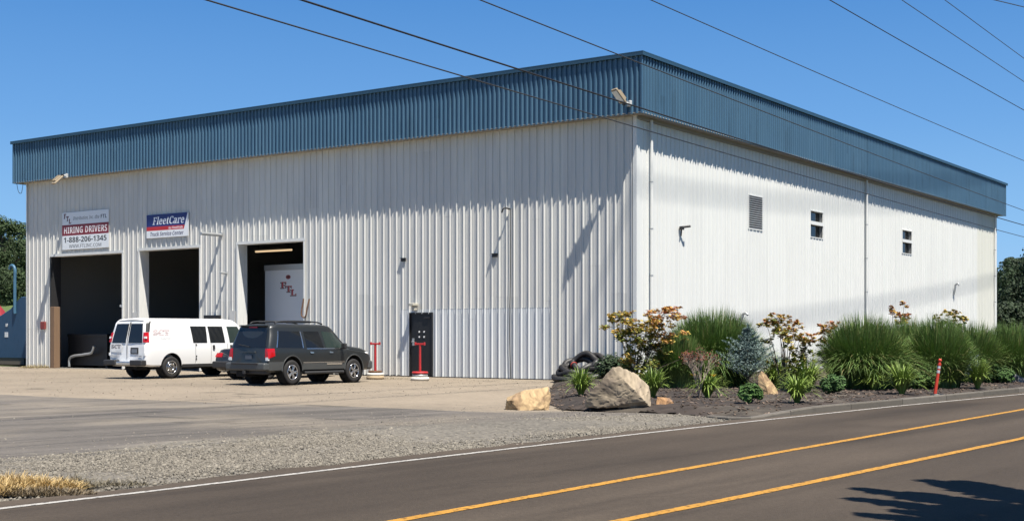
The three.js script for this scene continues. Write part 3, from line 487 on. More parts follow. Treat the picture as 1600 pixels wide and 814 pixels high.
// ------------------------------------------------------------------ inside the bays
{ // white box trailer standing in the third bay
  const z = -1.6, a = front(413, 415, z), h = a.y, w = 2.59; const o = thing('box_trailer', 'white box trailer with red letters parked inside the right bay', 'trailer', [a.x, 0, z]);
  const wm = mat(0.62, 0.64, 0.67, 0.4);
  mesh('box_body', bx(0, w, 1.05, h, -7.0, 0, 0.03), wm, o);
  mesh('top_rail', bx(-0.01, w + 0.01, h - 0.22, h + 0.01, -0.05, 0.02), M.galv, o);
  const c = document.createElement('canvas'); const P = (px, py) => { const q = front(px, py, z); return [q.x - a.x, q.y]; };
  const y1 = P(440, 418)[1], y0 = P(440, 470)[1], S = 256;
  const t = canvasTex(512, 512, (g, W, H) => {
    const X = (px) => (px - 425) / 50 * W, Y = (py) => (py - 418) / 50 * H;
    g.fillStyle = '#d5d8dc'; g.fillRect(0, 0, W, H);
    g.fillStyle = '#7a2630'; g.beginPath(); g.arc(X(450), Y(428), W * 0.075, 0, 7); g.fill(); g.fillStyle = '#431820'; g.beginPath(); g.arc(X(450), Y(428), W * 0.035, 0, 7); g.fill();
    g.textBaseline = 'middle'; g.textAlign = 'center'; g.font = `bold ${W * 0.30}px serif`; g.lineWidth = 12;
    for (const [s, x, y] of [['F', 443, 442], ['T', 451, 449], ['L', 458.5, 455.5]]) { g.fillStyle = '#14161b'; g.strokeStyle = '#14161b'; g.strokeText(s, X(x) - 6, Y(y) + 10); g.fillText(s, X(x) - 6, Y(y) + 10); g.fillStyle = '#9d2b35'; g.strokeStyle = '#e5e3e2'; g.lineWidth = 5; g.strokeText(s, X(x), Y(y)); g.fillText(s, X(x), Y(y)); g.lineWidth = 12; }
  });
  const xa = P(425, 440)[0], xb = P(475, 440)[0], yt = P(450, 424)[1], yb = P(450, 468)[1];
  mesh('lettering', new THREE.PlaneGeometry(xb - xa, yt - yb).translate((xa + xb) / 2, (yt + yb) / 2, 0.004), new THREE.MeshStandardMaterial({ map: t, roughness: 0.4, color: lin(0.92, 0.92, 0.92) }), o);
  mesh('underframe', bx(0.2, w - 0.2, 0.75, 1.05, -6.8, -0.2), M.darkMetal, o);
  for (const x of [0.22, w - 0.22]) for (const zz of [-5.9, -4.8]) mesh('wheel', new THREE.CylinderGeometry(0.5, 0.5, 0.3, 24).rotateZ(Math.PI / 2).translate(x, 0.5, zz), M.black, o);
  for (const x of [0.35, w - 0.35]) mesh('landing_leg', [bx(x - 0.06, x + 0.06, 0.03, 0.8, -0.95, -0.83), bx(x - 0.13, x + 0.13, 0.004, 0.04, -1.0, -0.78)], M.darkMetal, o);
}
{ // lit tube lamp under the ceiling of the right bay
  const z = -3.2, a = front(398, 393, z), b = front(456, 389, z); const y = a.y;
  const o = thing('tube_lamp', 'lit warm tube lamp hanging inside the right bay', 'lamp', [(a.x + b.x) / 2, y, z]); const w = b.x - a.x;
  mesh('lamp_body', [bx(-w / 2, w / 2, 0.03, 0.09, -0.07, 0.07), bar(V(-w / 2 + 0.2, 0.09, 0), V(-w / 2 + 0.2, 9.9 - y, 0), 0.008, 6), bar(V(w / 2 - 0.2, 0.09, 0), V(w / 2 - 0.2, 9.9 - y, 0), 0.008, 6)], M.darkMetal, o);
  mesh('tube', new THREE.CylinderGeometry(0.04, 0.04, w - 0.06, 10).rotateZ(Math.PI / 2).translate(0, -0.01, 0), new THREE.MeshStandardMaterial({ color: 0x000000, emissive: lin(1.0, 0.72, 0.42), emissiveIntensity: 0.42 }), o);
  const l = new THREE.RectAreaLight(lin(1, 0.72, 0.42), 1.2, w - 0.1, 0.08); l.position.set(0, -0.06, 0); l.rotation.x = -Math.PI / 2; l.name = 'tube_light'; o.add(l);
}
{ // dark bin with a grey hose in the left bay
  const z = -0.9, a = front(105, 522, z), b = front(166, 522, z);
  const o = thing('waste_bin', 'black steel bin standing inside the left bay', 'bin', [a.x, 0.004, z]); const w = b.x - a.x;
  mesh('bin_body', [bx(0, w, 0.1, a.y - 0.05, -1.6, 0, 0.02), bx(-0.03, w + 0.03, a.y - 0.12, a.y, -1.63, 0.03, 0.02)], M.black, o);
  for (const x of [0.1, w - 0.1]) mesh('skid', bx(x - 0.06, x + 0.06, 0, 0.1, -1.5, -0.05), M.darkMetal, o);
  const p = front(107, 573, -0.65), q = front(108, 560, -0.65), s = front(130, 554, -0.65), u = front(142, 551, -0.65), v = front(146, 541, -0.65);
  tag(mesh('exhaust_hose', tube([V(p.x, 0.06, -0.65), q, s, u, v], 0.06, 40, 10), M.galv), 'grey bent exhaust pipe leaning on the black bin', 'hose');
}

// ------------------------------------------------------------------ vehicles
const CSG = new Evaluator(); CSG.attributes = ['position', 'normal']; CSG.useGroups = false;
const carGlass = new THREE.MeshPhysicalMaterial({ color: lin(0.010, 0.011, 0.012), roughness: 0.05, side: THREE.DoubleSide });
const cabGlass = new THREE.MeshPhysicalMaterial({ color: lin(0.022, 0.034, 0.030), roughness: 0.05, side: THREE.DoubleSide });
const rubber = mat(0.018, 0.017, 0.017, 0.85), plastic = mat(0.022, 0.022, 0.023, 0.6), chrome = mat(0.62, 0.62, 0.62, 0.18, { metalness: 0.95 }), redLens = new THREE.MeshPhysicalMaterial({ color: lin(0.42, 0.008, 0.012), roughness: 0.12 });
const clearLens = mat(0.6, 0.6, 0.6, 0.1), amberLens = mat(0.6, 0.25, 0.04, 0.15), well = mat(0.008, 0.008, 0.008, 0.95);
// Lofted body. x forward from the tail, y up, z to the right. st: [x, top, belt, halfBelt, halfTop, radius, bottom]
class Body {
  constructor(st, lean, frontLean = () => 0) { this.st = st; this.L = st[st.length - 1][0]; this.lean = lean; this.fl = frontLean; }
  par(x) { const s = this.st; let i = 0; while (i < s.length - 2 && x > s[i + 1][0]) i++; const t = clamp((x - s[i][0]) / (s[i + 1][0] - s[i][0])); return s[i].map((v, k) => lerp(v, s[i + 1][k], t)); }
  half(x) { // right half section from the underside up to the centre of the roof
    const [, top, belt0, wb, wt, r, hb] = this.par(x), belt = Math.min(belt0, top - r - 0.03), pts = [];
    pts.push([0, hb], [(wb - 0.05) * 0.55, hb], [wb - 0.12, hb], [wb - 0.045, hb + 0.06]);
    for (let k = 1; k <= 6; k++) { const t = k / 6, h = lerp(hb + 0.06, belt, t); pts.push([wb - 0.045 * (1 - t) ** 2 - 0.012 * t * t, h]); }
    for (let k = 1; k <= 4; k++) { const t = k / 4; pts.push([lerp(wb - 0.012, wt, t) + 0.018 * Math.sin(Math.PI * t), lerp(belt, top - r, t)]); }
    for (let k = 1; k <= 5; k++) { const a = k / 5 * Math.PI / 2; pts.push([wt - r + r * Math.cos(a), top - r + r * Math.sin(a) - 0.0]); }
    pts.push([(wt - r) * 0.55, top + 0.022], [0, top + 0.03]);
    return pts;
  }
  shift(x, h) { return x + this.lean(h) * Math.max(0, 1 - x / 1.1) + this.fl(h) * clamp(1 - (this.L - x) / 0.9); }
  sideZ(x, h) { const p = this.half(x); for (let i = 4; i < p.length; i++) if (p[i][1] >= h) { const a = p[i - 1], b = p[i]; return lerp(a[0], b[0], clamp((h - a[1]) / Math.max(1e-5, b[1] - a[1]))); } return p[p.length - 1][0]; }
  geo() {
    const xs = []; for (let i = 0; i < this.st.length - 1; i++) { const a = this.st[i][0], b = this.st[i + 1][0], n = Math.max(1, Math.round((b - a) / 0.12)); for (let k = 0; k < n; k++) xs.push(lerp(a, b, k / n)); } xs.push(this.L);
    const P = [], I = []; let m = 0;
    for (const x of xs) { const h = this.half(x), ring = [...h, ...h.slice(1, -1).reverse().map(([z, y]) => [-z, y])]; m = ring.length; for (const [z, y] of ring) P.push(this.shift(x, y), y, z); }
    for (let j = 0; j < xs.length - 1; j++) for (let k = 0; k < m; k++) { const a = j * m + k, b = j * m + (k + 1) % m; I.push(a, a + m, b, b, a + m, b + m); }
    const cap = (j, flip) => { let y = 0; for (let k = 0; k < m; k++) y += P[(j * m + k) * 3 + 1] / m; const c = P.length / 3; const x = this.shift(xs[j], y); P.push(x, y, 0); for (let k = 0; k < m; k++) { const a = j * m + k, b = j * m + (k + 1) % m; flip ? I.push(c, b, a) : I.push(c, a, b); } };
    cap(0, false); cap(xs.length - 1, true);
    const g = new THREE.BufferGeometry(); g.setAttribute('position', new THREE.Float32BufferAttribute(P, 3)); g.setIndex(I); g.computeVertexNormals(); return g;
  }
  // pane or panel lying on the right (s = 1) or left (s = -1) flank, corners [x, h] rear-low, front-low, front-high, rear-high
  patch(s, c, off = 0.006, nu = 8, nv = 6) {
    const grid = (o) => { const q = []; for (let j = 0; j <= nv; j++) for (let i = 0; i <= nu; i++) { const u = i / nu, v = j / nv; const x = lerp(lerp(c[0][0], c[1][0], u), lerp(c[3][0], c[2][0], u), v), h = lerp(lerp(c[0][1], c[1][1], u), lerp(c[3][1], c[2][1], u), v); q.push(V(this.shift(x, h), h, s * (this.sideZ(x, h) + o))); } return q; };
    return slab(grid(off), grid(-0.03), nu, nv);
  }
  // the same on the tail, corners given as [z, h]
  tail(c, off = 0.008, nu = 6, nv = 6, bow = 0.03) {
    const grid = (o) => { const q = []; for (let j = 0; j <= nv; j++) for (let i = 0; i <= nu; i++) { const u = i / nu, v = j / nv; const z = lerp(lerp(c[0][0], c[1][0], u), lerp(c[3][0], c[2][0], u), v), h = lerp(lerp(c[0][1], c[1][1], u), lerp(c[3][1], c[2][1], u), v); q.push(V(this.lean(h) - o + 0.0, h, z)); } return q; };
    return slab(grid(off), grid(-0.04), nu, nv);
  }
}
function slab(A, B, nu, nv) {
  const t = new Tri(), m = nu + 1, W = [1, 1, 1];
  const P = [], I = []; for (const p of A) P.push(p.x, p.y, p.z); for (const p of B) P.push(p.x, p.y, p.z); const o = A.length;
  for (let j = 0; j < nv; j++) for (let i = 0; i < nu; i++) { const a = j * m + i; I.push(a, a + 1, a + m, a + 1, a + m + 1, a + m); }
  const rim = []; for (let i = 0; i < nu; i++) rim.push(i); for (let j = 0; j < nv; j++) rim.push(j * m + nu); for (let i = nu; i > 0; i--) rim.push(nv * m + i); for (let j = nv; j > 0; j--) rim.push(j * m);
  for (let k = 0; k < rim.length; k++) { const a = rim[k], b = rim[(k + 1) % rim.length]; I.push(a, a + o, b, b, a + o, b + o); }
  const g = new THREE.BufferGeometry(); g.setAttribute('position', new THREE.Float32BufferAttribute(P, 3)); g.setIndex(I); return toCreasedNormals(g, 0.6);
}
function wheel(parent, x, z, R, w, style) {
  const g = new THREE.Group(); g.name = 'wheel'; g.position.set(x, R, z); parent.add(g); const s = Math.sign(z);
  const prof = [[R * 0.60, -w / 2 + 0.02], [R * 0.66, -w / 2], [R * 0.88, -w / 2 - 0.004], [R * 0.97, -w / 2 + 0.025], [R, -w / 2 + 0.06], [R, w / 2 - 0.06], [R * 0.97, w / 2 - 0.025], [R * 0.88, w / 2 + 0.004], [R * 0.66, w / 2], [R * 0.60, w / 2 - 0.02]];
  const ty = new THREE.LatheGeometry(prof.map(([a, b]) => new THREE.Vector2(a, b)), 36); ty.rotateX(Math.PI / 2); mesh('tyre', ty, rubber, g);
  const f = s * (w / 2 - 0.03), parts = [new THREE.CylinderGeometry(R * 0.17, R * 0.2, 0.05, 16).rotateX(Math.PI / 2).translate(0, 0, f)];
  const rimRing = new THREE.TorusGeometry(R * 0.585, 0.018, 8, 32).translate(0, 0, s * (w / 2 - 0.012)); parts.push(rimRing);
  if (style === 'steel') { // pressed disc with oval holes between broad spokes
    for (let k = 0; k < 8; k++) { const a = k * Math.PI / 4; const b = box(R * 0.42, R * 0.20, 0.03, R * 0.37, 0, 0, 0.008); b.rotateZ(a); b.translate(0, 0, f); parts.push(b); }
    parts.push(new THREE.TorusGeometry(R * 0.30, R * 0.09, 8, 24).translate(0, 0, f));
  } else for (let k = 0; k < 5; k++) for (const d of [-0.17, 0.17]) { const b = box(R * 0.50, R * 0.115, 0.045, R * 0.33, 0, 0, 0.012); b.rotateZ(k * Math.PI * 2 / 5 + d); b.translate(0, 0, f + s * 0.008); parts.push(b); }
  mesh('rim', parts, chrome, g);
  mesh('brake_drum', new THREE.CylinderGeometry(R * 0.58, R * 0.58, w * 0.6, 24).rotateX(Math.PI / 2).translate(0, 0, -s * 0.02), well, g);
}
function shell(B, wheels, R, W, paint, parent, name = 'body') {
  let a = new Brush(B.geo()); a.updateMatrixWorld();
  for (const x of wheels) for (const s of [-1, 1]) { const c = new Brush(new THREE.CylinderGeometry(R, R, 0.5, 40).rotateX(Math.PI / 2).translate(x, R * 0.92, s * (W - 0.1))); c.updateMatrixWorld(); a = CSG.evaluate(a, c, SUBTRACTION); a.updateMatrixWorld(); }
  const g = a.geometry.clone(); g.clearGroups(); const o = mesh(name, toCreasedNormals(g.index ? g.toNonIndexed() : g, 0.55), paint, parent);
  for (const x of wheels) for (const s of [-1, 1]) mesh('wheel_well', new THREE.CylinderGeometry(R - 0.004, R - 0.004, 0.32, 36, 1, true).rotateX(Math.PI / 2).translate(x, R * 0.92, s * (W - 0.19)), well, parent);
  return o;
}
function place(o, px, py, D, wx, wz) { const p = deep(px, HOR + 1.5 * FOC / D, D); o.rotation.y = Math.PI / 2; o.position.set(p.x - wz, 0, p.z + wx); }
const paint = (r, g, b, rough = 0.3) => new THREE.MeshPhysicalMaterial({ color: lin(r, g, b), roughness: rough, clearcoat: 0.4, clearcoatRoughness: 0.15, side: THREE.DoubleSide });
{ // ---- white cargo van
  const o = thing('parked_van', 'white passenger van parked nose first at the open middle bay', 'van');
  const lean = (h) => 0.05 + 0.14 * sstep(1.1, 2.05, h) + 0.10 * sstep(1.85, 2.1, h);
  const B = new Body([
    [0.00, 1.97, 1.05, 0.925, 0.78, 0.16, 0.50], [0.03, 2.01, 1.05, 0.955, 0.81, 0.15, 0.46], [0.10, 2.035, 1.05, 0.985, 0.845, 0.14, 0.42], [0.3, 2.05, 1.06, 1.0, 0.86, 0.14, 0.40], [3.9, 2.055, 1.06, 1.0, 0.86, 0.14, 0.36],
    [4.15, 2.03, 1.06, 1.0, 0.855, 0.15, 0.36], [4.35, 1.95, 1.07, 1.0, 0.84, 0.17, 0.36], [4.95, 1.40, 1.05, 0.995, 0.82, 0.16, 0.36], [5.08, 1.29, 1.04, 0.985, 0.85, 0.13, 0.36], [5.45, 1.20, 1.0, 0.965, 0.85, 0.12, 0.36], [5.60, 1.10, 0.9, 0.93, 0.83, 0.12, 0.38], [5.66, 1.0, 0.85, 0.88, 0.80, 0.12, 0.42]], lean);
  const white = paint(0.74, 0.745, 0.74); const RX = 1.18, FX = RX + 3.43, R = 0.375;
  const body = shell(B, [RX, FX], 0.455, 1.0, white, o);
  // tail doors
  const seam = (c) => B.tail(c, 0.007, 1, 6);
  for (const s of [-1, 1]) {
    mesh('rear_window', B.tail([[s * 0.07, 1.22], [s * 0.80, 1.22], [s * 0.68, 1.88], [s * 0.08, 1.88]].map(([z, h]) => [z, h]), 0.012), carGlass, o);
    mesh('tail_light', B.tail([[s * 0.84, 1.24], [s * 0.945, 1.24], [s * 0.885, 1.58], [s * 0.80, 1.58]], 0.016), redLens, o);
    mesh('reversing_light', B.tail([[s * 0.87, 1.37], [s * 0.97, 1.37], [s * 0.955, 1.44], [s * 0.86, 1.44]], 0.020), clearLens, o);
    mesh('tail_light_side', B.patch(s, [[0.03, 1.24], [0.16, 1.24], [0.13, 1.58], [0.05, 1.58]], 0.012, 3, 4), redLens, o);
    mesh('pillar_trim', B.patch(s, [[0.02, 1.59], [0.16, 1.59], [0.20, 1.97], [0.03, 1.97]], 0.008, 3, 5), plastic, o);
    mesh('hinge', [B.tail([[s * 0.90, 0.78], [s * 0.95, 0.78], [s * 0.95, 0.88], [s * 0.90, 0.88]], 0.02, 1, 1)], white, o);
    mesh('side_window', B.patch(s, [[2.14, 1.21], [2.78, 1.21], [2.78, 1.80], [2.06, 1.80]]), carGlass, o);
    mesh('side_window', B.patch(s, [[2.93, 1.21], [3.63, 1.21], [3.55, 1.80], [2.86, 1.80]]), carGlass, o);
    mesh('front_window', B.patch(s, [[3.85, 1.21], [4.72, 1.21], [4.32, 1.80], [3.76, 1.80]]), cabGlass, o);
    mesh('door_handle', B.patch(s, [[3.03, 0.98], [3.12, 0.98], [3.11, 1.13], [3.03, 1.13]], 0.03, 1, 1), plastic, o);
    mesh('door_handle', B.patch(s, [[3.86, 0.98], [3.95, 0.98], [3.94, 1.13], [3.86, 1.13]], 0.03, 1, 1), plastic, o);
    for (const x of [2.24, 2.86 + 0.10, 3.74]) mesh('door_gap', B.patch(s, [[x, 0.50], [x + 0.012, 0.50], [x + 0.002, 1.19], [x - 0.01, 1.19]], 0.002, 1, 5), plastic, o);
    for (const h of [0.62, 0.72, 1.12]) mesh('door_hinge', B.patch(s, [[2.255, h], [2.295, h], [2.295, h + 0.05], [2.255, h + 0.05]], 0.018, 1, 1), plastic, o);
    mesh('sill', B.patch(s, [[1.66, 0.37], [4.14, 0.37], [4.14, 0.475], [1.66, 0.475]], 0.012, 8, 2), plastic, o);
    mesh('mirror', [box(0.12, 0.28, 0.22, 4.55, 1.32, s * 1.16, 0.03), bar(V(4.6, 1.22, s * 0.97), V(4.57, 1.25, s * 1.1), 0.03)], plastic, o);
    mesh('headlight', box(0.12, 0.18, 0.26, 5.60, 0.88, s * 0.74, 0.03), clearLens, o);
  }
  mesh('door_split', seam([[-0.008, 0.66], [0.008, 0.66], [0.008, 1.94], [-0.008, 1.94]]), plastic, o);
  mesh('roof_trim', tube([V(B.lean(1.97) + 0.01, 1.965, 0.66), V(B.lean(2.0) + 0.0, 1.99, 0.3), V(B.lean(2.0) + 0.0, 1.995, 0), V(B.lean(2.0) + 0.0, 1.99, -0.3), V(B.lean(1.97) + 0.01, 1.965, -0.66)], 0.018, 40, 8), plastic, o);
  const pl = mesh('plate_recess', B.tail([[0.20, 0.84], [0.60, 0.84], [0.60, 1.06], [0.20, 1.06]], 0.01, 2, 2), plastic, o);
  mesh('licence_plate', B.tail([[0.26, 0.87], [0.54, 0.87], [0.54, 1.01], [0.26, 1.01]], 0.018, 1, 1), mat(0.16, 0.18, 0.21, 0.4), pl);
  const bump = mesh('rear_bumper', [box(0.24, 0.19, 0.62, -0.05, 0.54, 0.70, 0.04), box(0.24, 0.19, 0.62, -0.05, 0.54, -0.70, 0.04)], plastic, o);
  mesh('bumper_step', box(0.20, 0.13, 0.80, -0.03, 0.52, 0, 0.03), chrome, bump);
  mesh('front_bumper', box(0.22, 0.24, 1.86, 5.62, 0.52, 0, 0.06), plastic, o); mesh('grille', box(0.06, 0.24, 1.0, 5.66, 0.86, 0, 0.02), plastic, o);
  mesh('windscreen', (() => { const n = 8, A = [], Bk = []; for (let j = 0; j <= n; j++) for (let i = 0; i <= n; i++) { const x = lerp(4.40, 4.92, 1 - j / n), h = B.par(x)[1] + 0.036, z = lerp(-1, 1, i / n) * (B.par(x)[4] - 0.16); A.push(V(x, h, z)); Bk.push(V(x - 0.02, h - 0.04, z)); } return slab(A, Bk, n, n); })(), carGlass, o);
  mesh('underbody', [bx(0.4, 5.2, 0.30, 0.42, -0.55, 0.55), bar(V(RX, 0.36, -0.8), V(RX, 0.36, 0.8), 0.07, 10), bar(V(FX, 0.36, -0.8), V(FX, 0.36, 0.8), 0.05, 10), bar(V(-0.02, 0.33, 0.55), V(0.6, 0.33, 0.55), 0.04, 10)], well, o);
  for (const x of [RX, FX]) for (const s of [-1, 1]) wheel(o, x, s * 0.86, R, 0.245, 'steel');
  // lettering printed on the flank and tail
  const logo = (a, b, small) => canvasTex(512, 256, (g, W, H) => { g.fillStyle = '#e9eaea'; g.fillRect(0, 0, W, H); g.textBaseline = 'middle'; g.font = `bold ${H * 0.62}px serif`; g.lineWidth = 9; g.strokeStyle = a; g.fillStyle = b; const m = g.measureText('SCT').width; g.save(); g.translate(10, H * 0.38); g.scale(W * 0.86 / m, 1); g.strokeText('SCT', 0, 0); g.fillText('SCT', 0, 0); g.restore(); g.strokeStyle = '#5b3a40'; g.lineWidth = 7; g.beginPath(); g.moveTo(W * 0.05, H * 0.52); g.quadraticCurveTo(W * 0.5, H * 0.28, W * 0.88, H * 0.40); g.stroke(); g.fillStyle = '#8b9096'; g.font = `italic bold ${H * 0.15}px sans-serif`; const q = g.measureText('TRANSPORT').width; g.save(); g.translate(W * 0.38, H * 0.85); g.scale(W * 0.56 / q, 1); g.fillText('TRANSPORT', 0, 0); g.restore(); });
  const decal = (g, t) => { const p = g.attributes.position, uv = new Float32Array(p.count * 2); return [g, new THREE.MeshPhysicalMaterial({ map: t, roughness: 0.35, color: lin(0.92, 0.92, 0.92) })]; };
  { const n = 6, P = [], U = [], I = []; for (let j = 0; j <= n; j++) for (let i = 0; i <= n; i++) { const x = lerp(0.30, 1.22, i / n), h = lerp(1.30, 1.72, j / n); P.push(B.shift(x, h), h, B.sideZ(x, h) + 0.004); U.push(i / n, j / n); } for (let j = 0; j < n; j++) for (let i = 0; i < n; i++) { const a = j * 7 + i; I.push(a, a + 1, a + 7, a + 1, a + 8, a + 7); } const g = new THREE.BufferGeometry(); g.setAttribute('position', new THREE.Float32BufferAttribute(P, 3)); g.setAttribute('uv', new THREE.Float32BufferAttribute(U, 2)); g.setIndex(I); g.computeVertexNormals(); mesh('side_lettering', g, new THREE.MeshStandardMaterial({ map: logo('#7a4a52', '#cfc4c5'), roughness: 0.35, color: lin(0.9, 0.9, 0.9) }), o); }
  { const P = [], U = [], I = [0, 1, 2, 0, 2, 3]; for (const [z, h, u, v] of [[-0.84, 0.90, 0, 0], [-0.26, 0.90, 1, 0], [-0.26, 1.20, 1, 1], [-0.84, 1.20, 0, 1]]) { P.push(B.lean(h) - 0.012, h, z); U.push(u, v); } const g = new THREE.BufferGeometry(); g.setAttribute('position', new THREE.Float32BufferAttribute(P, 3)); g.setAttribute('uv', new THREE.Float32BufferAttribute(U, 2)); g.setIndex(I); g.computeVertexNormals(); mesh('tail_lettering', g, new THREE.MeshStandardMaterial({ map: logo('#2c2a2e', '#8a8688'), roughness: 0.35, color: lin(0.9, 0.9, 0.9), side: THREE.DoubleSide }), o); }
  { const word = (s, z0, z1, h0, h1) => { const t = canvasTex(256, 64, (g, W, H) => { g.fillStyle = '#dfe0e1'; g.fillRect(0, 0, W, H); g.fillStyle = '#3a3c40'; g.font = `bold ${H * 0.8}px sans-serif`; g.textBaseline = 'middle'; fit(g, s, W * 0.04, H * 0.5, W * 0.92); }); const P = [], U = []; for (const [z, h, u, v] of [[z0, h0, 0, 0], [z1, h0, 1, 0], [z1, h1, 1, 1], [z0, h1, 0, 1]]) { P.push(B.lean(h) - 0.012, h, z); U.push(u, v); } const g = new THREE.BufferGeometry(); g.setAttribute('position', new THREE.Float32BufferAttribute(P, 3)); g.setAttribute('uv', new THREE.Float32BufferAttribute(U, 2)); g.setIndex([0, 1, 2, 0, 2, 3]); g.computeVertexNormals(); mesh('badge', g, new THREE.MeshStandardMaterial({ map: t, roughness: 0.4, side: THREE.DoubleSide, color: lin(0.9, 0.9, 0.9) }), o); };
    word('SAVANA', -0.90, -0.58, 0.74, 0.80); word('GMC', 0.62, 0.80, 0.74, 0.80); }
  place(o, 264, 590, 45, RX, 0.86);
}
{ // ---- charcoal sport utility vehicle
  const o = thing('parked_suv', 'charcoal sport utility vehicle with grey lower cladding parked nearest the camera', 'suv');
  const lean = (h) => 0.06 + 0.24 * sstep(0.98, 1.86, h) + 0.03 * sstep(0.5, 0.9, h);
  const B = new Body([
    [0.00, 1.78, 1.05, 0.90, 0.71, 0.13, 0.46], [0.03, 1.82, 1.05, 0.94, 0.75, 0.13, 0.42], [0.10, 1.845, 1.06, 0.97, 0.775, 0.13, 0.40], [0.35, 1.865, 1.07, 0.99, 0.80, 0.13, 0.40], [2.9, 1.86, 1.07, 0.995, 0.80, 0.13, 0.40],
    [3.15, 1.83, 1.07, 0.995, 0.785, 0.13, 0.40], [3.35, 1.755, 1.07, 0.995, 0.735, 0.14, 0.40], [3.98, 1.25, 1.06, 0.99, 0.74, 0.13, 0.40], [4.10, 1.19, 1.05, 0.985, 0.80, 0.12, 0.40], [4.75, 1.12, 1.0, 0.97, 0.80, 0.12, 0.40], [5.02, 1.05, 0.92, 0.93, 0.79, 0.12, 0.40], [5.16, 0.94, 0.82, 0.86, 0.76, 0.12, 0.42]], lean);
  const char = paint(0.015, 0.017, 0.017, 0.42), clad = mat(0.06, 0.064, 0.064, 0.45), RX = 1.17, FX = RX + 3.02, R = 0.385;
  shell(B, [RX, FX], 0.47, 0.995, char, o);
  mesh('rear_window', B.tail([[-0.78, 1.17], [0.78, 1.17], [0.68, 1.72], [-0.68, 1.72]], 0.012), carGlass, o);
  mesh('brake_light', B.tail([[-0.2, 1.765], [0.2, 1.765], [0.2, 1.80], [-0.2, 1.80]], 0.03, 1, 1), redLens, o);
  mesh('rear_wiper', [bar(V(B.lean(1.2) - 0.05, 1.19, 0.02), V(B.lean(1.26) - 0.05, 1.25, -0.5), 0.012)], plastic, o);
  mesh('tailgate_trim', [B.tail([[-0.34, 1.00], [0.34, 1.00], [0.30, 1.045], [-0.30, 1.045]], 0.03, 2, 1), B.tail([[-0.42, 0.68], [0.42, 0.68], [0.42, 0.70], [-0.42, 0.70]], 0.014, 2, 1)], char, o);
  mesh('licence_plate', B.tail([[-0.16, 0.80], [0.15, 0.80], [0.15, 0.94], [-0.16, 0.94]], 0.012, 1, 1), mat(0.06, 0.07, 0.09, 0.4), o);
  const bump = mesh('rear_bumper', [box(0.26, 0.24, 1.90, 0.02, 0.57, 0, 0.06)], clad, o);
  mesh('bumper_step', box(0.10, 0.05, 1.3, -0.09, 0.665, 0, 0.015), plastic, bump); mesh('tow_hitch', box(0.22, 0.10, 0.10, -0.05, 0.40, 0, 0.01), plastic, bump);
  mesh('lower_valance', box(0.3, 0.16, 1.7, 0.16, 0.42, 0, 0.04), plastic, o);
  for (const s of [-1, 1]) {
    mesh('tail_light', B.tail([[s * 0.80, 0.83], [s * 0.975, 0.83], [s * 0.90, 1.13], [s * 0.80, 1.13]], 0.014, 3, 4), redLens, o);
    mesh('tail_light_side', B.patch(s, [[0.02, 0.83], [0.30, 0.90], [0.27, 1.13], [0.02, 1.13]], 0.010, 4, 4), redLens, o);
    mesh('reversing_light', B.tail([[s * 0.83, 0.76], [s * 0.96, 0.76], [s * 0.95, 0.86], [s * 0.83, 0.86]], 0.02, 2, 2), clearLens, o);
    mesh('side_window', B.patch(s, [[0.42, 1.16], [1.66, 1.14], [1.63, 1.66], [0.50, 1.67]]), carGlass, o);
    mesh('side_window', B.patch(s, [[1.84, 1.14], [2.66, 1.13], [2.52, 1.66], [1.80, 1.66]]), carGlass, o);
    mesh('front_window', B.patch(s, [[2.76, 1.13], [3.76, 1.13], [3.28, 1.62], [2.66, 1.66]]), cabGlass, o);
    mesh('window_trim', [B.patch(s, [[1.66, 1.14], [1.70, 1.14], [1.67, 1.66], [1.63, 1.66]], 0.010, 1, 4), B.patch(s, [[0.36, 1.16], [0.40, 1.16], [0.47, 1.67], [0.43, 1.67]], 0.010, 1, 4), B.patch(s, [[1.84, 1.105], [3.80, 1.10], [3.80, 1.122], [1.84, 1.128]], 0.008, 6, 1)], chrome, o);
    for (const x of [2.0, 2.94]) mesh('door_handle', [B.patch(s, [[x, 0.97], [x + 0.16, 0.97], [x + 0.16, 1.01], [x, 1.01]], 0.022, 1, 1), B.patch(s, [[x - 0.02, 0.985], [x + 0.03, 0.985], [x + 0.03, 1.025], [x - 0.02, 1.025]], 0.026, 1, 1)], x < 2.5 ? chrome : chrome, o);
    for (const [x, d] of [[1.77, 0.0], [2.72, 0.02], [3.68, 0.12]]) mesh('door_gap', B.patch(s, [[x, 0.52], [x + 0.012, 0.52], [x + 0.012 + d, 1.12], [x + d, 1.12]], 0.002, 1, 5), plastic, o);
    mesh('lower_cladding', [B.patch(s, [[1.66, 0.46], [3.70, 0.46], [3.70, 0.68], [1.66, 0.68]], 0.014, 8, 2)], clad, o);
    mesh('cladding_trim', [B.patch(s, [[1.66, 0.672], [3.70, 0.672], [3.70, 0.692], [1.66, 0.692]], 0.02, 8, 1), B.patch(s, [[2.80, 0.60], [3.56, 0.60], [3.56, 0.645], [2.80, 0.645]], 0.022, 4, 1)], chrome, o);
    mesh('quarter_cladding', B.patch(s, [[0.04, 0.46], [0.70, 0.46], [0.74, 0.72], [0.04, 0.72]], 0.014, 6, 3), clad, o);
    mesh('running_board', [bar(V(1.72, 0.36, s * 0.98), V(3.62, 0.36, s * 0.98), 0.05, 10), bx(1.7, 3.64, 0.37, 0.41, s > 0 ? 0.88 : -1.0, s > 0 ? 1.0 : -0.88)], plastic, o);
    mesh('roof_rail', tube([V(0.70, 1.90, s * 0.60), V(0.80, 1.945, s * 0.605), V(2.7, 1.945, s * 0.605), V(2.95, 1.89, s * 0.60)], 0.024, 30, 8), plastic, o);
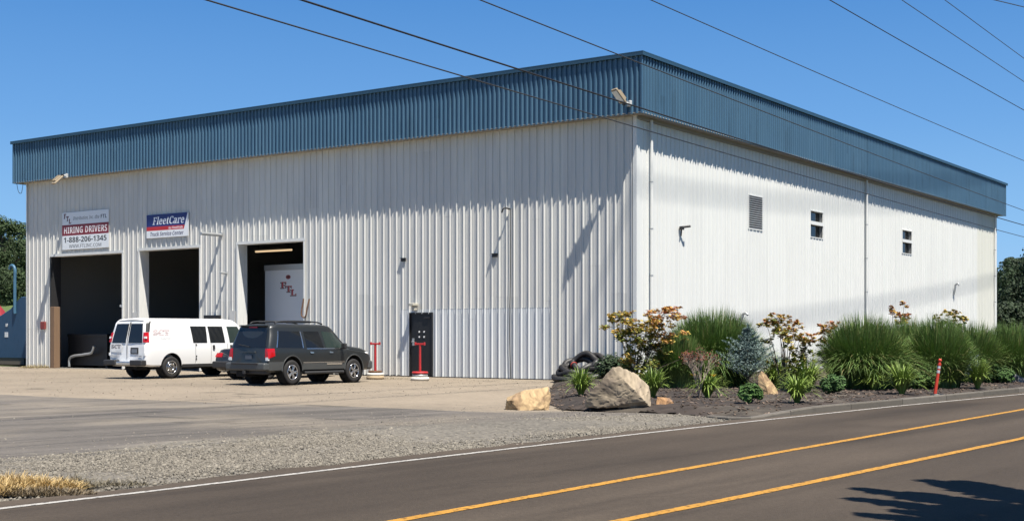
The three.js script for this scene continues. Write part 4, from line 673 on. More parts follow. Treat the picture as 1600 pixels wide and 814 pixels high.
    mesh('mirror', [box(0.12, 0.19, 0.20, 3.52, 1.19, s * 1.12, 0.04), bar(V(3.56, 1.12, s * 0.96), V(3.53, 1.15, s * 1.05), 0.03)], plastic, o);
    mesh('headlight', box(0.16, 0.17, 0.24, 4.985, 0.90, s * 0.74, 0.05), clearLens, o); mesh('turn_signal', box(0.10, 0.12, 0.05, 4.93, 0.88, s * 0.858, 0.02), amberLens, o);
    for (const x of [RX, FX]) mesh('arch_trim', new THREE.TorusGeometry(0.475, 0.022, 6, 30, Math.PI).translate(x, 0.43, s * 0.965), clad, o);
  }
  for (const x of [1.1, 2.4]) mesh('roof_bar', bar(V(x, 1.945, -0.6), V(x, 1.945, 0.6), 0.02), plastic, o);
  mesh('spoiler', box(0.16, 0.04, 1.30, B.lean(1.85) + 0.0, 1.835, 0, 0.015), char, o);
  mesh('front_bumper', box(0.28, 0.30, 1.84, 5.10, 0.56, 0, 0.08), clad, o); mesh('grille', box(0.08, 0.26, 1.0, 5.15, 0.88, 0, 0.03), chrome, o);
  mesh('windscreen', (() => { const n = 8, A = [], Bk = []; for (let j = 0; j <= n; j++) for (let i = 0; i <= n; i++) { const x = lerp(3.40, 3.95, 1 - j / n), h = B.par(x)[1] + 0.036, z = lerp(-1, 1, i / n) * (B.par(x)[4] - 0.14); A.push(V(x, h, z)); Bk.push(V(x - 0.02, h - 0.04, z)); } return slab(A, Bk, n, n); })(), carGlass, o);
  mesh('underbody', [bx(0.4, 4.8, 0.30, 0.42, -0.55, 0.55), bar(V(RX, 0.36, -0.8), V(RX, 0.36, 0.8), 0.06, 10), bar(V(FX, 0.36, -0.8), V(FX, 0.36, 0.8), 0.05, 10), box(0.9, 0.22, 0.5, 0.45, 0.36, -0.3, 0.05)], well, o);
  for (const x of [RX, FX]) for (const s of [-1, 1]) wheel(o, x, s * 0.85, R, 0.26, 'alloy');
  { const p = deep(452.5, HOR + 1.5 * FOC / 38.9, 38.9), a = Math.PI / 2 - 0.05; o.scale.set(0.86, 0.965, 0.92); o.rotation.y = a; const lx = RX * 0.86, lz = 0.85 * 0.92; o.position.set(p.x - (Math.cos(a) * lx + Math.sin(a) * lz), 0, p.z - (-Math.sin(a) * lx + Math.cos(a) * lz)); }
}
{ // ---- black saloon between the two
  const o = thing('parked_saloon', 'black saloon car mostly hidden between the white van and the charcoal vehicle', 'car');
  const lean = (h) => 0.05 + 0.10 * sstep(0.6, 1.0, h);
  const B = new Body([
    [0.00, 0.94, 0.80, 0.80, 0.68, 0.08, 0.36], [0.05, 0.98, 0.82, 0.86, 0.72, 0.08, 0.30], [0.2, 1.01, 0.84, 0.88, 0.74, 0.08, 0.26], [0.75, 1.04, 0.86, 0.89, 0.72, 0.09, 0.24], [1.45, 1.38, 0.88, 0.89, 0.58, 0.10, 0.22], [2.3, 1.43, 0.88, 0.89, 0.58, 0.10, 0.22], [2.75, 1.36, 0.88, 0.89, 0.57, 0.10, 0.22], [3.45, 0.98, 0.84, 0.88, 0.70, 0.09, 0.22], [4.3, 0.86, 0.72, 0.84, 0.68, 0.09, 0.24], [4.55, 0.72, 0.6, 0.74, 0.62, 0.08, 0.3]], lean);
  const blk = paint(0.012, 0.012, 0.013, 0.25); shell(B, [0.95, 3.65], 0.37, 0.88, blk, o);
  mesh('rear_window', (() => { const n = 6, A = [], K = []; for (let j = 0; j <= n; j++) for (let i = 0; i <= n; i++) { const x = lerp(0.85, 1.38, j / n), h = B.par(x)[1] + 0.035, z = lerp(-1, 1, i / n) * (B.par(x)[4] - 0.10); A.push(V(x, h, z)); K.push(V(x, h - 0.04, z)); } return slab(A, K, n, n); })(), carGlass, o);
  for (const s of [-1, 1]) {
    mesh('tail_light', B.tail([[s * 0.50, 0.74], [s * 0.84, 0.74], [s * 0.78, 0.88], [s * 0.50, 0.88]], 0.014, 3, 2), redLens, o);
    mesh('side_window', B.patch(s, [[1.25, 0.94], [2.0, 0.94], [1.95, 1.30], [1.50, 1.30]]), carGlass, o); mesh('side_window', B.patch(s, [[2.06, 0.94], [3.0, 0.94], [2.62, 1.30], [2.02, 1.30]]), carGlass, o);
    mesh('mirror', box(0.10, 0.12, 0.18, 2.95, 0.98, s * 0.98, 0.03), blk, o);
    for (const x of [0.95, 3.65]) wheel(o, x, s * 0.76, 0.31, 0.2, 'alloy');
  }
  mesh('rear_bumper', box(0.18, 0.24, 1.70, 0.02, 0.48, 0, 0.05), plastic, o);
  mesh('licence_plate', B.tail([[-0.16, 0.66], [0.16, 0.66], [0.16, 0.78], [-0.16, 0.78]], 0.014, 1, 1), mat(0.3, 0.32, 0.34, 0.4), o);
  mesh('underbody', bx(0.4, 4.2, 0.2, 0.3, -0.55, 0.55), well, o);
  const p = deep(332, 590, 44.3); o.rotation.y = Math.PI / 2; o.position.set(p.x + 0.86, 0, p.z);
}

// ------------------------------------------------------------------ yard things
function tStand(px, py, label, white) {
  const p = gnd(px, py); const o = thing('support_stand', label, 'stand', [p.x, 0, p.z], 0.3, 'red stands by the wall');
  const tan = mat(0.40, 0.31, 0.20, 0.9, { map: T.scuff }), wh = mat(0.62, 0.60, 0.55, 0.7, { map: T.scuff });
  const ring = (r, h, y, m) => mesh('base_disc', new THREE.LatheGeometry([[0.02, 0], [r * 0.9, 0], [r, h * 0.3], [r, h * 0.7], [r * 0.9, h], [0.02, h]].map(([a, b]) => new THREE.Vector2(a, b)), 24).translate(0, y, 0), m, o);
  ring(0.31, 0.12, -0.015, white ? wh : tan); ring(white ? 0.26 : 0.29, 0.10, 0.105, white ? M.galv : wh); ring(white ? 0.27 : 0.24, 0.08, 0.205, white ? M.redPaint : M.rust);
  mesh('post', new THREE.CylinderGeometry(0.038, 0.042, 0.9, 12).translate(0, 0.285 + 0.43, 0), M.redPaint, o);
  mesh('top_bar', [box(0.34, 0.06, 0.08, 0, 1.19, 0, 0.012), box(0.03, 0.1, 0.1, -0.16, 1.2, 0, 0.006), box(0.03, 0.1, 0.1, 0.16, 1.2, 0, 0.006)], M.redPaint, o);
}
tStand(586, 592, 'red T-topped stand on stacked tan discs beside the charcoal vehicle', false);
tStand(656, 594, 'red T-topped stand on stacked white discs before the black door', true);
{ // heap of black corrugated hose
  const p = gnd(906, 597); const hz = thing('drain_hose', 'coiled black corrugated drain hose with red ties heaped by the wall', 'hose', [p.x, 0, Math.max(p.z, 1.0)]); hz.scale.setScalar(1.12);
  const curves = [], hm = mat(0.022, 0.021, 0.021, 0.5), r = RNG(31), loops = [[-0.12, 0.10, 0.10, 0.58, 0.03, 0], [0.14, 0.20, -0.05, 0.60, 0.10, 0.8], [-0.05, 0.30, 0.06, 0.46, 0.22, 1.9], [0.10, 0.50, -0.10, 0.52, 0.75, 2.4], [0.16, 0.56, -0.02, 0.38, 1.0, 0.3], [0.02, 0.45, 0.10, 0.44, 0.62, 3.4]];
  for (const [cx, cy, cz, R, tilt, ph] of loops) {
    const pts = []; for (let k = 0; k < 26; k++) { const a = ph + k / 24 * 6.5; pts.push(V(cx + Math.cos(a) * R * (1.05 + 0.12 * Math.sin(2 * a + ph)), Math.max(0.09, cy - Math.sin(a) * R * Math.sin(tilt) * 0.62 + 0.05 * Math.sin(3 * a + ph * 2)), cz + Math.sin(a) * R * Math.cos(tilt))); }
    const cu = new THREE.CatmullRomCurve3(pts); curves.push(cu); const g = new THREE.TubeGeometry(cu, 170, 0.085, 9), q = g.attributes.position, nn = g.attributes.normal;
    for (let i = 0; i < q.count; i++) { const s = Math.floor(i / 10) % 2 ? -0.011 : 0.004; q.setXYZ(i, q.getX(i) + nn.getX(i) * s, Math.max(0.004, q.getY(i) + nn.getY(i) * s), q.getZ(i) + nn.getZ(i) * s); } g.computeVertexNormals();
    mesh('coil', g, hm, hz);
  }
  for (const [k, t] of [[3, 0.72], [2, 0.55], [1, 0.02], [4, 0.35]]) { const p2 = curves[k].getPointAt(t), tg = curves[k].getTangentAt(t), g = new THREE.TorusGeometry(0.09, 0.013, 6, 18); g.applyQuaternion(new THREE.Quaternion().setFromUnitVectors(V(0, 0, 1), tg)); g.translate(p2.x, p2.y, p2.z); mesh('tie', g, mat(0.5, 0.06, 0.045, 0.6), hz); }
}
function boulder(px, py, pts, seed, col, label, sink = 0.06) { // pts in metres: right, up, towards the camera
  const p = gnd(px, py), y = bedY(p.x, p.z), hull = new ConvexGeometry(pts.map((q) => V(q[0], q[1], q[2]))), hp = hull.attributes.position, C = V(), pl = []; for (const q of pts) C.add(V(...q)); C.divideScalar(pts.length);
  for (let i = 0; i < hp.count; i += 3) { const a = V().fromBufferAttribute(hp, i), b = V().fromBufferAttribute(hp, i + 1), c = V().fromBufferAttribute(hp, i + 2), n = b.sub(a).cross(c.sub(a)).normalize(); pl.push([n, n.dot(a) - n.dot(C)]); }
  let g0 = new THREE.IcosahedronGeometry(1, 26); g0.deleteAttribute('normal'); g0.deleteAttribute('uv'); g0 = mergeVertices(g0, 1e-4); const q = g0.attributes.position, colr = [], R = Math.cbrt(pts.reduce((m, a) => m + V(...a).distanceTo(C) ** 3, 0) / pts.length);
  for (let i = 0; i < q.count; i++) {
    const d = V(q.getX(i), q.getY(i), q.getZ(i)).normalize(); let t = 1e9; for (const [n, h] of pl) { const k = n.dot(d); if (k > 1e-4) t = Math.min(t, h / k); }
    const v = d.clone().multiplyScalar(t), w = v.clone().divideScalar(R);
    const n1 = fbm(w.x * 2.6 + seed, w.y * 3.4 + w.z * 2.1, 4, seed) - 0.5, n2 = fbm(w.x * 11 + w.y * 4 + seed, w.y * 13 + w.z * 9, 3, seed + 5) - 0.5, n3 = Math.abs(fbm(w.x * 4 + w.z * 3 + seed, w.y * 5 - w.x * 2, 3, seed + 3) - 0.5);
    v.multiplyScalar(1 + 0.13 * n1 + 0.05 * n2 - 0.02 * sstep(0.05, 0, n3)).add(C); q.setXYZ(i, v.x, v.y, v.z);
    const st = sstep(0.50, 0.64, fbm(w.x * 2.0 + seed * 2, w.y * 3.1 + w.z * 1.7, 4, seed + 9)), s = 0.9 + 0.9 * n2 + 0.5 * n1; colr.push(lerp(col[0][0], col[1][0], st) * s, lerp(col[0][1], col[1][1], st) * s, lerp(col[0][2], col[1][2], st) * s);
  }
  g0.setAttribute('color', new THREE.Float32BufferAttribute(colr, 3)); g0.rotateY(0.6129);
  const o = mesh('boulder', toCreasedNormals(g0, 0.45), new THREE.MeshStandardMaterial({ vertexColors: true, roughness: 0.95 })); o.position.set(p.x, y - sink, p.z); return tag(o, label, 'boulder', 'landscape boulders');
}
const tanRock = [[0.40, 0.28, 0.15], [0.27, 0.18, 0.10]], greyTan = [[0.33, 0.265, 0.185], [0.24, 0.19, 0.14]], orangeRock = [[0.30, 0.17, 0.08], [0.2, 0.12, 0.07]], greyRock = [[0.2, 0.2, 0.2], [0.13, 0.13, 0.135]];
// ------------------------------------------------------------------ wires overhead, strung between poles out of frame
{
  const X0 = 9.0, wm = mat(0.012, 0.012, 0.014, 0.6), al = mat(0.03, 0.032, 0.035, 0.5);
  const list = [
    [[[362, 0], [725, 120], [1060, 224], [1350, 306], [1600, 367]], 0.013, 'lowest black cable crossing the building front to back'],
    [[[497, 0], [780, 99], [994, 170.5], [1290, 262], [1600, 350]], 0.017, 'thick black cable running along the lower edge of the parapet at the corner'],
    [[[787, 0], [963, 83], [1200, 188], [1400, 259], [1600, 324]], 0.013, 'black cable crossing the side parapet just right of the corner'],
    [[[1031, 0], [1200, 81.5], [1350, 148], [1473, 200], [1600, 248]], 0.012, 'thin wire clear above the side parapet'],
    [[[1303, 0], [1400, 61], [1500, 117], [1600, 170]], 0.015, 'dark power line right of the roof, lowest of the three'],
    [[[1412, 0], [1500, 61.5], [1600, 126]], 0.014, 'dark power line right of the roof, middle of the three'],
    [[[1478, 0], [1540, 46], [1600, 90]], 0.014, 'dark power line right of the roof, uppermost of the three']];
  const ZA = 46, ZC = -52;
  const holder = { a: [], c: [] };
  for (const [pts, r, label] of list) {
    const w = pts.map(([a, b]) => side(a, b, X0)); // straight chord plus sag, fitted to where the wire hangs
    let S = [0, 0, 0, 0, 0], R = [0, 0, 0]; const quad = pts.length > 3;
    for (const p of w) { const t = p.z / 20; for (let k = 0; k < 5; k++) S[k] += t ** k; for (let k = 0; k < 3; k++) R[k] += p.y * t ** k; }
    let c0, c1, c2 = 0.07;
    { const n = S[0], sx = S[1], sy = R[0] - c2 * S[2], sxx = S[2], sxy = R[1] - c2 * S[3]; c1 = (n * sxy - sx * sy) / (n * sxx - sx * sx); c0 = (sy - c1 * sx) / n; }
    const f = (z) => { const t = z / 20; return c0 + c1 * t + c2 * t * t; };
    const P = []; for (let k = 0; k <= 28; k++) { const z = lerp(ZA, ZC, k / 28); P.push(V(X0, f(z), z)); }
    tag(mesh('overhead_wire', new THREE.TubeGeometry(new THREE.CatmullRomCurve3(P), 90, r * 0.78, 6), r > 0.014 ? wm : al), label, 'wire', 'overhead wires');
    holder.a.push(P[0].y); holder.c.push(P[28].y);
  }
  const pm = mat(0.10, 0.07, 0.05, 0.95, { map: T.streak });
  for (const [z, hs, label] of [[ZA, holder.a, 'brown timber utility pole behind the viewer'], [ZC, holder.c, 'brown timber utility pole far down the road']]) {
    const top = Math.max(...hs) + 0.8, o = thing('utility_pole', label, 'pole', [X0 + 0.2, 0, z], 0, 'timber utility poles');
    mesh('pole_shaft', new THREE.CylinderGeometry(0.12, 0.18, top + 0.1, 14).translate(0, top / 2 - 0.05, 0), pm, o); mesh('crossarm', box(2.4, 0.12, 0.10, 0, top - 0.5, 0.18), pm, o);
  }
  // one short service wire at the top right
  const a = deep(1540, -4, 30), b = deep(1700, 34.5, 44); tag(mesh('overhead_wire', tube([a, b], 0.012, 8, 6), al), 'short dark wire cutting the top right corner of the picture', 'wire', 'overhead wires');
  // two high cables out of frame whose faint shadows cross the side wall
  const hi = (y0, y1, sag, label) => { const d = 17.5, k = d / 0.435, P = []; for (let i = 0; i <= 20; i++) { const t = i / 20, z = lerp(25, -60, t) + 0.178 * k, h = lerp(y0, y1, t) - sag * 4 * t * (1 - t); P.push(V(d, h + k, z)); } tag(mesh('transmission_cable', new THREE.TubeGeometry(new THREE.CatmullRomCurve3(P), 60, 0.045, 6), wm), label, 'cable', 'high transmission cables'); };
  hi(6.825, 12.88, 2.84, 'high transmission cable passing over the road above the view'); hi(0.2, 6.6, 0.9, 'high transmission cable passing lower over the road above the view');
}

// ------------------------------------------------------------------ plants
const leafMat = new THREE.MeshPhysicalMaterial({ vertexColors: true, roughness: 0.75, side: THREE.DoubleSide, specularIntensity: 0.5, transmission: 0.25, thickness: 0, color: 0xffffff });
const grassMat = new THREE.MeshStandardMaterial({ vertexColors: true, roughness: 0.55, side: THREE.DoubleSide });
const barkMat = mat(0.085, 0.068, 0.052, 0.95);
function blade(T3, base, az, H, reach, w, col, droop = 0.45, seg = 5, twist = 0.4) {
  const dx = Math.cos(az), dz = Math.sin(az), sx = -dz, sz_ = dx; let A = null, B = null;
  for (let k = 0; k <= seg; k++) {
    const t = k / seg, out = reach * (0.35 * t + 0.65 * t * t), y = Math.max(0.01, H * (t - droop * t * t * t * (reach / Math.max(0.3, H)))), ww = w * (k === seg ? 0.08 : 1 - 0.45 * t * t) / 2, c = Math.cos(twist * t), s = Math.sin(twist * t);
    const p = V(base.x + dx * out, base.y + y, base.z + dz * out), l = V(p.x - (sx * c + dx * s) * ww, p.y, p.z - (sz_ * c + dz * s) * ww), r = V(p.x + (sx * c + dx * s) * ww, p.y, p.z + (sz_ * c + dz * s) * ww);
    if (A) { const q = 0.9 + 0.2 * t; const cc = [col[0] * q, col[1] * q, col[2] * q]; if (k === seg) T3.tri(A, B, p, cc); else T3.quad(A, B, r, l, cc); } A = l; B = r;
  }
}
function grassClump(seed, R, H, n) {
  const t = new Tri(), r = RNG(seed);
  for (let i = 0; i < n; i++) {
    const a = r() * 6.283, rq_ = Math.sqrt(r()), rb = 0.44 * R * rq_, u = Math.pow(r(), 0.75), az = a + (r() - 0.5) * 1.9, h = H * (0.76 + 0.24 * Math.sqrt(r())) * (1.08 - 0.26 * u * u) * (1 - 0.22 * rq_ * rq_), s = 0.65 + 0.7 * r();
    const dry = r() < 0.07, col = dry ? [0.2 * s, 0.18 * s, 0.07 * s] : [0.088 * s + 0.025 * r(), 0.162 * s, 0.036 * s];
    blade(t, V(Math.cos(a) * rb, 0, Math.sin(a) * rb), az, h, R * (0.06 + 0.74 * u * u + 0.14 * r()), 0.011 + 0.008 * r(), col, 0.5 + 0.35 * r(), 6, (r() - 0.5) * 2.4);
  }
  return t.geo();
}
function lilyClump(seed, R, H, n) {
  const t = new Tri(), r = RNG(seed);
  for (let i = 0; i < n; i++) { const a = r() * 6.283, s = 0.75 + 0.6 * r(), u = r(); blade(t, V(Math.cos(a) * 0.1 * R, 0, Math.sin(a) * 0.1 * R), a + (r() - 0.5) * 0.8, H * (0.75 + 0.5 * r()), R * (0.3 + 1.0 * u), 0.016 + 0.010 * r(), [0.15 * s, 0.215 * s, 0.036 * s], 0.62 + 0.3 * r(), 7, (r() - 0.5)); }
  return t.geo();
}
function leaf(T3, p, s, n, up, col, long = 1.5) { // folded kite
  const a = V().crossVectors(n, up).normalize(), b = V().crossVectors(a, n).normalize(), f = n.clone().multiplyScalar(s * 0.12);
  const tip = p.clone().addScaledVector(b, s * long * 0.5), bot = p.clone().addScaledVector(b, -s * long * 0.5), l = p.clone().addScaledVector(a, -s * 0.5).add(f), r = p.clone().addScaledVector(a, s * 0.5).add(f);
  T3.tri(bot, r, tip, col); T3.tri(bot, tip, l, col);
}
const rdir = (r) => { const z = r() * 2 - 1, a = r() * 6.283, q = Math.sqrt(1 - z * z); return V(q * Math.cos(a), z, q * Math.sin(a)); };
function plantGroup(name, label, cat, p, group, turn = 0) { return thing(name, label, cat, [p.x, bedY(p.x, p.z) - 0.01, p.z], turn, group); }
const atBed = (px, py) => gnd(px, py, 0.13);
const sc = (p) => { const dx = p.x - EYE.x, dz = p.z - EYE.z; return FOC / -(ST * dx + CT * dz); }; // pixels of the photograph per metre there

// ornamental grass
{
  const G = [
    [1116, 602, 190, 118, 21, 3600, 'tall ornamental grass clump behind the blue spruce'],
    [1062, 606, 96, 86, 27, 1500, 'shorter dark ornamental grass clump under the nearest maple'],
    [1350, 607, 165, 114, 22, 2900, 'broad ornamental grass clump with drooping blades behind the orange rock'],
    [1418, 603, 104, 104, 23, 1800, 'ornamental grass clump just left of the orange marker post'],
    [1468, 606, 118, 108, 24, 2200, 'ornamental grass clump directly behind the orange marker post'],
    [1520, 597, 110, 92, 25, 1800, 'ornamental grass clump right of the marker post'],
    [1580, 596, 110, 92, 26, 1900, 'ornamental grass clump at the far right edge of the bed'],
    [1648, 593, 110, 92, 28, 1000, 'ornamental grass clump running out of frame at the far right']];
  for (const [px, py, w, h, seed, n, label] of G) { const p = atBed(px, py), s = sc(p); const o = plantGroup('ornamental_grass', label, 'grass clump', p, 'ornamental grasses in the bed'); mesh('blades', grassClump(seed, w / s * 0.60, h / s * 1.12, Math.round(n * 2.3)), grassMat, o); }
}
// daylilies
{
  const G = [[908, 619, 46, 36, 0, 'daylily clump between the hose heap and the large boulder'], [1021, 621, 42, 38, 0, 'daylily clump right behind the large boulder'], [1106, 621, 52, 34, 2, 'yellow flowered daylily clump around the bare twiggy shrub'], [1246, 629, 50, 38, 0, 'daylily clump at the kerb in front of the pale upright rock'], [1214, 606, 60, 40, 2, 'yellow flowered daylily clump behind the pale upright rock'], [1262, 612, 64, 46, 0, 'daylily clump below the thin maple'], [1410, 616, 50, 42, 0, 'bright daylily clump beside the orange rock'], [1484, 607, 44, 32, 0, 'daylily clump just right of the orange marker post'], [1529, 607, 40, 38, 0, 'daylily clump second right of the orange marker post'], [1366, 610, 40, 32, 0, 'daylily clump in front of the broad grass, left of the orange rock'], [1140, 604, 60, 26, 0, 'low daylily clump beneath the blue spruce']];
  let sd = 40; const petal = mat(0.72, 0.43, 0.02, 0.6);
  for (const [px, py, w, h, fl, label] of G) {
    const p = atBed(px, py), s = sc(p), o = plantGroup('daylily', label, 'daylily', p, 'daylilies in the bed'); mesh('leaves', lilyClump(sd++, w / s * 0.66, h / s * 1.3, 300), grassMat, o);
    const r = RNG(sd + 90); for (let k = 0; k < fl; k++) { const x = (k ? 0.22 : -0.3) + 0.08 * r(), y = h / s * 1.0, z = 0.25 * r(); const f = new Tri(); for (let i = 0; i < 6; i++) { const a = i * Math.PI / 3, b = V(x, y, z), t1 = V(x + Math.cos(a - 0.35) * 0.05, y + 0.045, z + Math.sin(a - 0.35) * 0.05), t2 = V(x + Math.cos(a + 0.35) * 0.05, y + 0.045, z + Math.sin(a + 0.35) * 0.05), tip = V(x + Math.cos(a) * 0.085, y + 0.05, z + Math.sin(a) * 0.085); f.quad(b, t1, tip, t2, [1, 1, 1]); } const g = f.geo(); g.deleteAttribute('color'); const fm = mesh('flower', g, petal, o); mesh('stalk', bar(V(0.02, 0, 0.02), V(x, y, z), 0.006, 5), mat(0.1, 0.16, 0.03, 0.8), o); }
  }
}
// branching skeleton shared by the maples and twiggy shrub
function limb(list, a, b, r0, r1) { list.push(bar(a, b, r0, 6, r1)); }
function maple(px, py, tops, label, seed, stems = 3) { // tops: leaf pads [px, py, halfWidthPx, halfHeightPx, tone 0 green .. 1 red]
  const p = atBed(px, py), s = sc(p), r = RNG(seed), o = plantGroup('vine_maple', label, 'maple', p, 'vine maples in the bed'), y0 = o.position.y;
  const rt = V(CT, 0, -ST), dp = V(ST, 0, CT), wood = [], t = new Tri();
  const roots = []; for (let k = 0; k < stems; k++) roots.push(V((r() - 0.5) * 0.3, 0, (r() - 0.5) * 0.3));
  for (const [qx, qy, hw, hh, tone, dens = 1] of tops) {
    const lx = (qx - px) / s, ly = (py - qy) / s, dz = (r() - 0.5) * 1.0, c = V(rt.x * lx + dp.x * dz, ly, rt.z * lx + dp.z * dz), root = roots[Math.floor(r() * stems)];
    const mid = root.clone().lerp(c, 0.5).add(V((r() - 0.5) * 0.15, 0.12, (r() - 0.5) * 0.15)); limb(wood, root, mid, 0.017, 0.011); limb(wood, mid, c, 0.010, 0.004);
    const W = hw / s * 1.2, Hh = hh / s * 1.15, n = Math.round(230 * dens * (W / 0.35) * (Hh / 0.25 + 0.3));
    const subs = []; for (let k = 0; k < 9; k++) { const e = c.clone().add(V((r() - 0.5) * 2.1 * W, (r() - 0.5) * 2.1 * Hh, (r() - 0.5) * 2.1 * W)); subs.push(e); limb(wood, c, e, 0.005, 0.002); }
    for (let k = 0; k < n; k++) {
      const sp = subs[Math.floor(r() * subs.length)], u = rdir(r).multiplyScalar(Math.pow(r(), 0.5)); const q = V(sp.x + u.x * W * 0.42, sp.y + u.y * Hh * 0.42 - (u.x * u.x + u.z * u.z) * Hh * 0.12, sp.z + u.z * W * 0.42), nn = V((r() - 0.5) * 1.1, 0.9, (r() - 0.5) * 1.1).normalize(), v = 0.7 + 0.6 * r();
      const tn = clamp(tone - 0.16 + (r() - 0.5) * 0.7); const g = [0.185, 0.235, 0.045], y = [0.50, 0.35, 0.075], rd = [0.46, 0.165, 0.08], A = tn < 0.5 ? g : y, B = tn < 0.5 ? y : rd, f = tn < 0.5 ? tn * 2 : tn * 2 - 1;
      const col = A.map((a, i) => lerp(a, B[i], f) * v); const up = rdir(r), sz1 = 0.045 + 0.045 * r();
      leaf(t, q, sz1, nn, up, col, 1.3); leaf(t, q, sz1 * 0.8, V(nn.x + 0.3, nn.y, nn.z - 0.3).normalize(), V(-up.z, up.y, up.x), col, 1.5);
    }
  }
  mesh('trunk', wood, barkMat, o); mesh('crown', t.geo(), leafMat, o);
}
maple(993, 607, [[962, 497, 13, 8, 0.55], [978, 494, 13, 7, 0.6], [972, 510, 18, 9, 0.5], [990, 512, 15, 8, 0.5], [968, 525, 12, 7, 0.3], [1043, 484, 14, 6, 0.95], [1033, 492, 16, 8, 0.9], [1052, 494, 13, 7, 0.95], [1016, 500, 16, 8, 0.8], [1030, 508, 14, 8, 0.7], [1008, 514, 15, 9, 0.6], [1040, 524, 20, 8, 0.75], [1056, 538, 14, 9, 0.75], [1018, 532, 18, 10, 0.5], [1000, 526, 18, 10, 0.42], [984, 535, 16, 11, 0.25], [998, 552, 18, 11, 0.35], [1022, 552, 18, 11, 0.3], [1042, 560, 14, 9, 0.3], [980, 558, 14, 10, 0.45], [990, 576, 16, 12, 0.2], [1012, 578, 16, 12, 0.12], [1062, 553, 9, 6, 0.75], [1006, 590, 12, 9, 0.15], [1070, 556, 5, 4, 0.8]], 'large orange and green vine maple at the building corner', 3, 4);
maple(1231, 611, [[1200, 502, 10, 6, 0.4], [1210, 498, 11, 6, 0.7], [1222, 500, 12, 7, 0.75], [1236, 508, 10, 6, 0.8], [1226, 512, 12, 8, 0.6], [1216, 514, 9, 6, 0.35], [1232, 524, 12, 8, 0.65], [1244, 530, 10, 6, 0.6], [1262, 524, 8, 4, 0.8], [1268, 530, 7, 4, 0.9], [1250, 526, 8, 5, 0.4], [1205, 530, 7, 5, 0.2], [1258, 542, 9, 7, 0.25], [1248, 552, 12, 9, 0.3], [1260, 558, 9, 8, 0.2], [1226, 536, 9, 7, 0.35], [1214, 570, 8, 6, 0.1], [1232, 566, 9, 9, 0.15], [1250, 572, 10, 8, 0.15], [1228, 588, 9, 9, 0.1], [1240, 590, 9, 8, 0.1]], 'thin vine maple with orange top between the spruce and the broad grass', 5, 3);
maple(1297, 606, [[1283, 510, 6, 4, 0.95], [1292, 513, 8, 5, 0.98], [1302, 508, 7, 5, 0.98], [1290, 522, 8, 6, 0.85], [1286, 532, 8, 6, 0.6], [1290, 548, 9, 7, 0.3]], 'red tipped vine maple behind the left edge of the broad grass', 7, 2);
maple(1404, 598, [[1408, 475, 5, 4, 0.9], [1395, 482, 5, 3, 0.85], [1404, 492, 7, 4, 0.9], [1417, 491, 5, 3, 0.85], [1398, 488, 5, 3, 0.9], [1406, 500, 8, 5, 0.6], [1414, 497, 6, 3, 0.8], [1408, 515, 9, 7, 0.3], [1400, 530, 9, 8, 0.2]], 'reddish vine maple shoots above the grass right of the far downpipe', 8, 2);
maple(1492, 596, [[1478, 489, 6, 4, 0.45], [1494, 487, 5, 3, 0.55], [1486, 493, 7, 4, 0.4], [1503, 499, 6, 4, 0.5], [1468, 495, 6, 4, 0.3], [1509, 497, 4, 3, 0.5], [1484, 505, 12, 6, 0.2], [1496, 515, 12, 8, 0.1]], 'greenish vine maple shoots above the grass near the far building end', 9, 2);
{ // bare twiggy shrub
  const p = atBed(1093, 622), s = sc(p), r = RNG(61), o = plantGroup('twiggy_shrub', 'bare grey twiggy shrub among yellow daylilies', 'shrub', p), w = [], t = new Tri();
  const grow = (a, d, l, rad, n) => { const b = a.clone().addScaledVector(d, l); w.push(bar(a, b, rad, 5, rad * 0.7)); if (n > 0) for (let k = 0; k < 3; k++) grow(b, d.clone().add(rdir(r).multiplyScalar(0.42)).normalize(), l * (0.6 + 0.25 * r()), rad * 0.66, n - 1); else if (r() < 0.8) for (let k = 0; k < 3; k++) leaf(t, b.clone().add(rdir(r).multiplyScalar(0.04)), 0.035, rdir(r), rdir(r), [0.16 * (0.7 + r() * 0.6), 0.055, 0.035], 1.6); };
  for (let k = 0; k < 5; k++) grow(V(0, 0, 0), V((r() - 0.5) * 0.5, 1, (r() - 0.5) * 0.5).normalize(), 0.37, 0.013, 3);
  mesh('stems', w, mat(0.25, 0.20, 0.16, 0.9), o); mesh('leaves', t.geo(), leafMat, o);
}
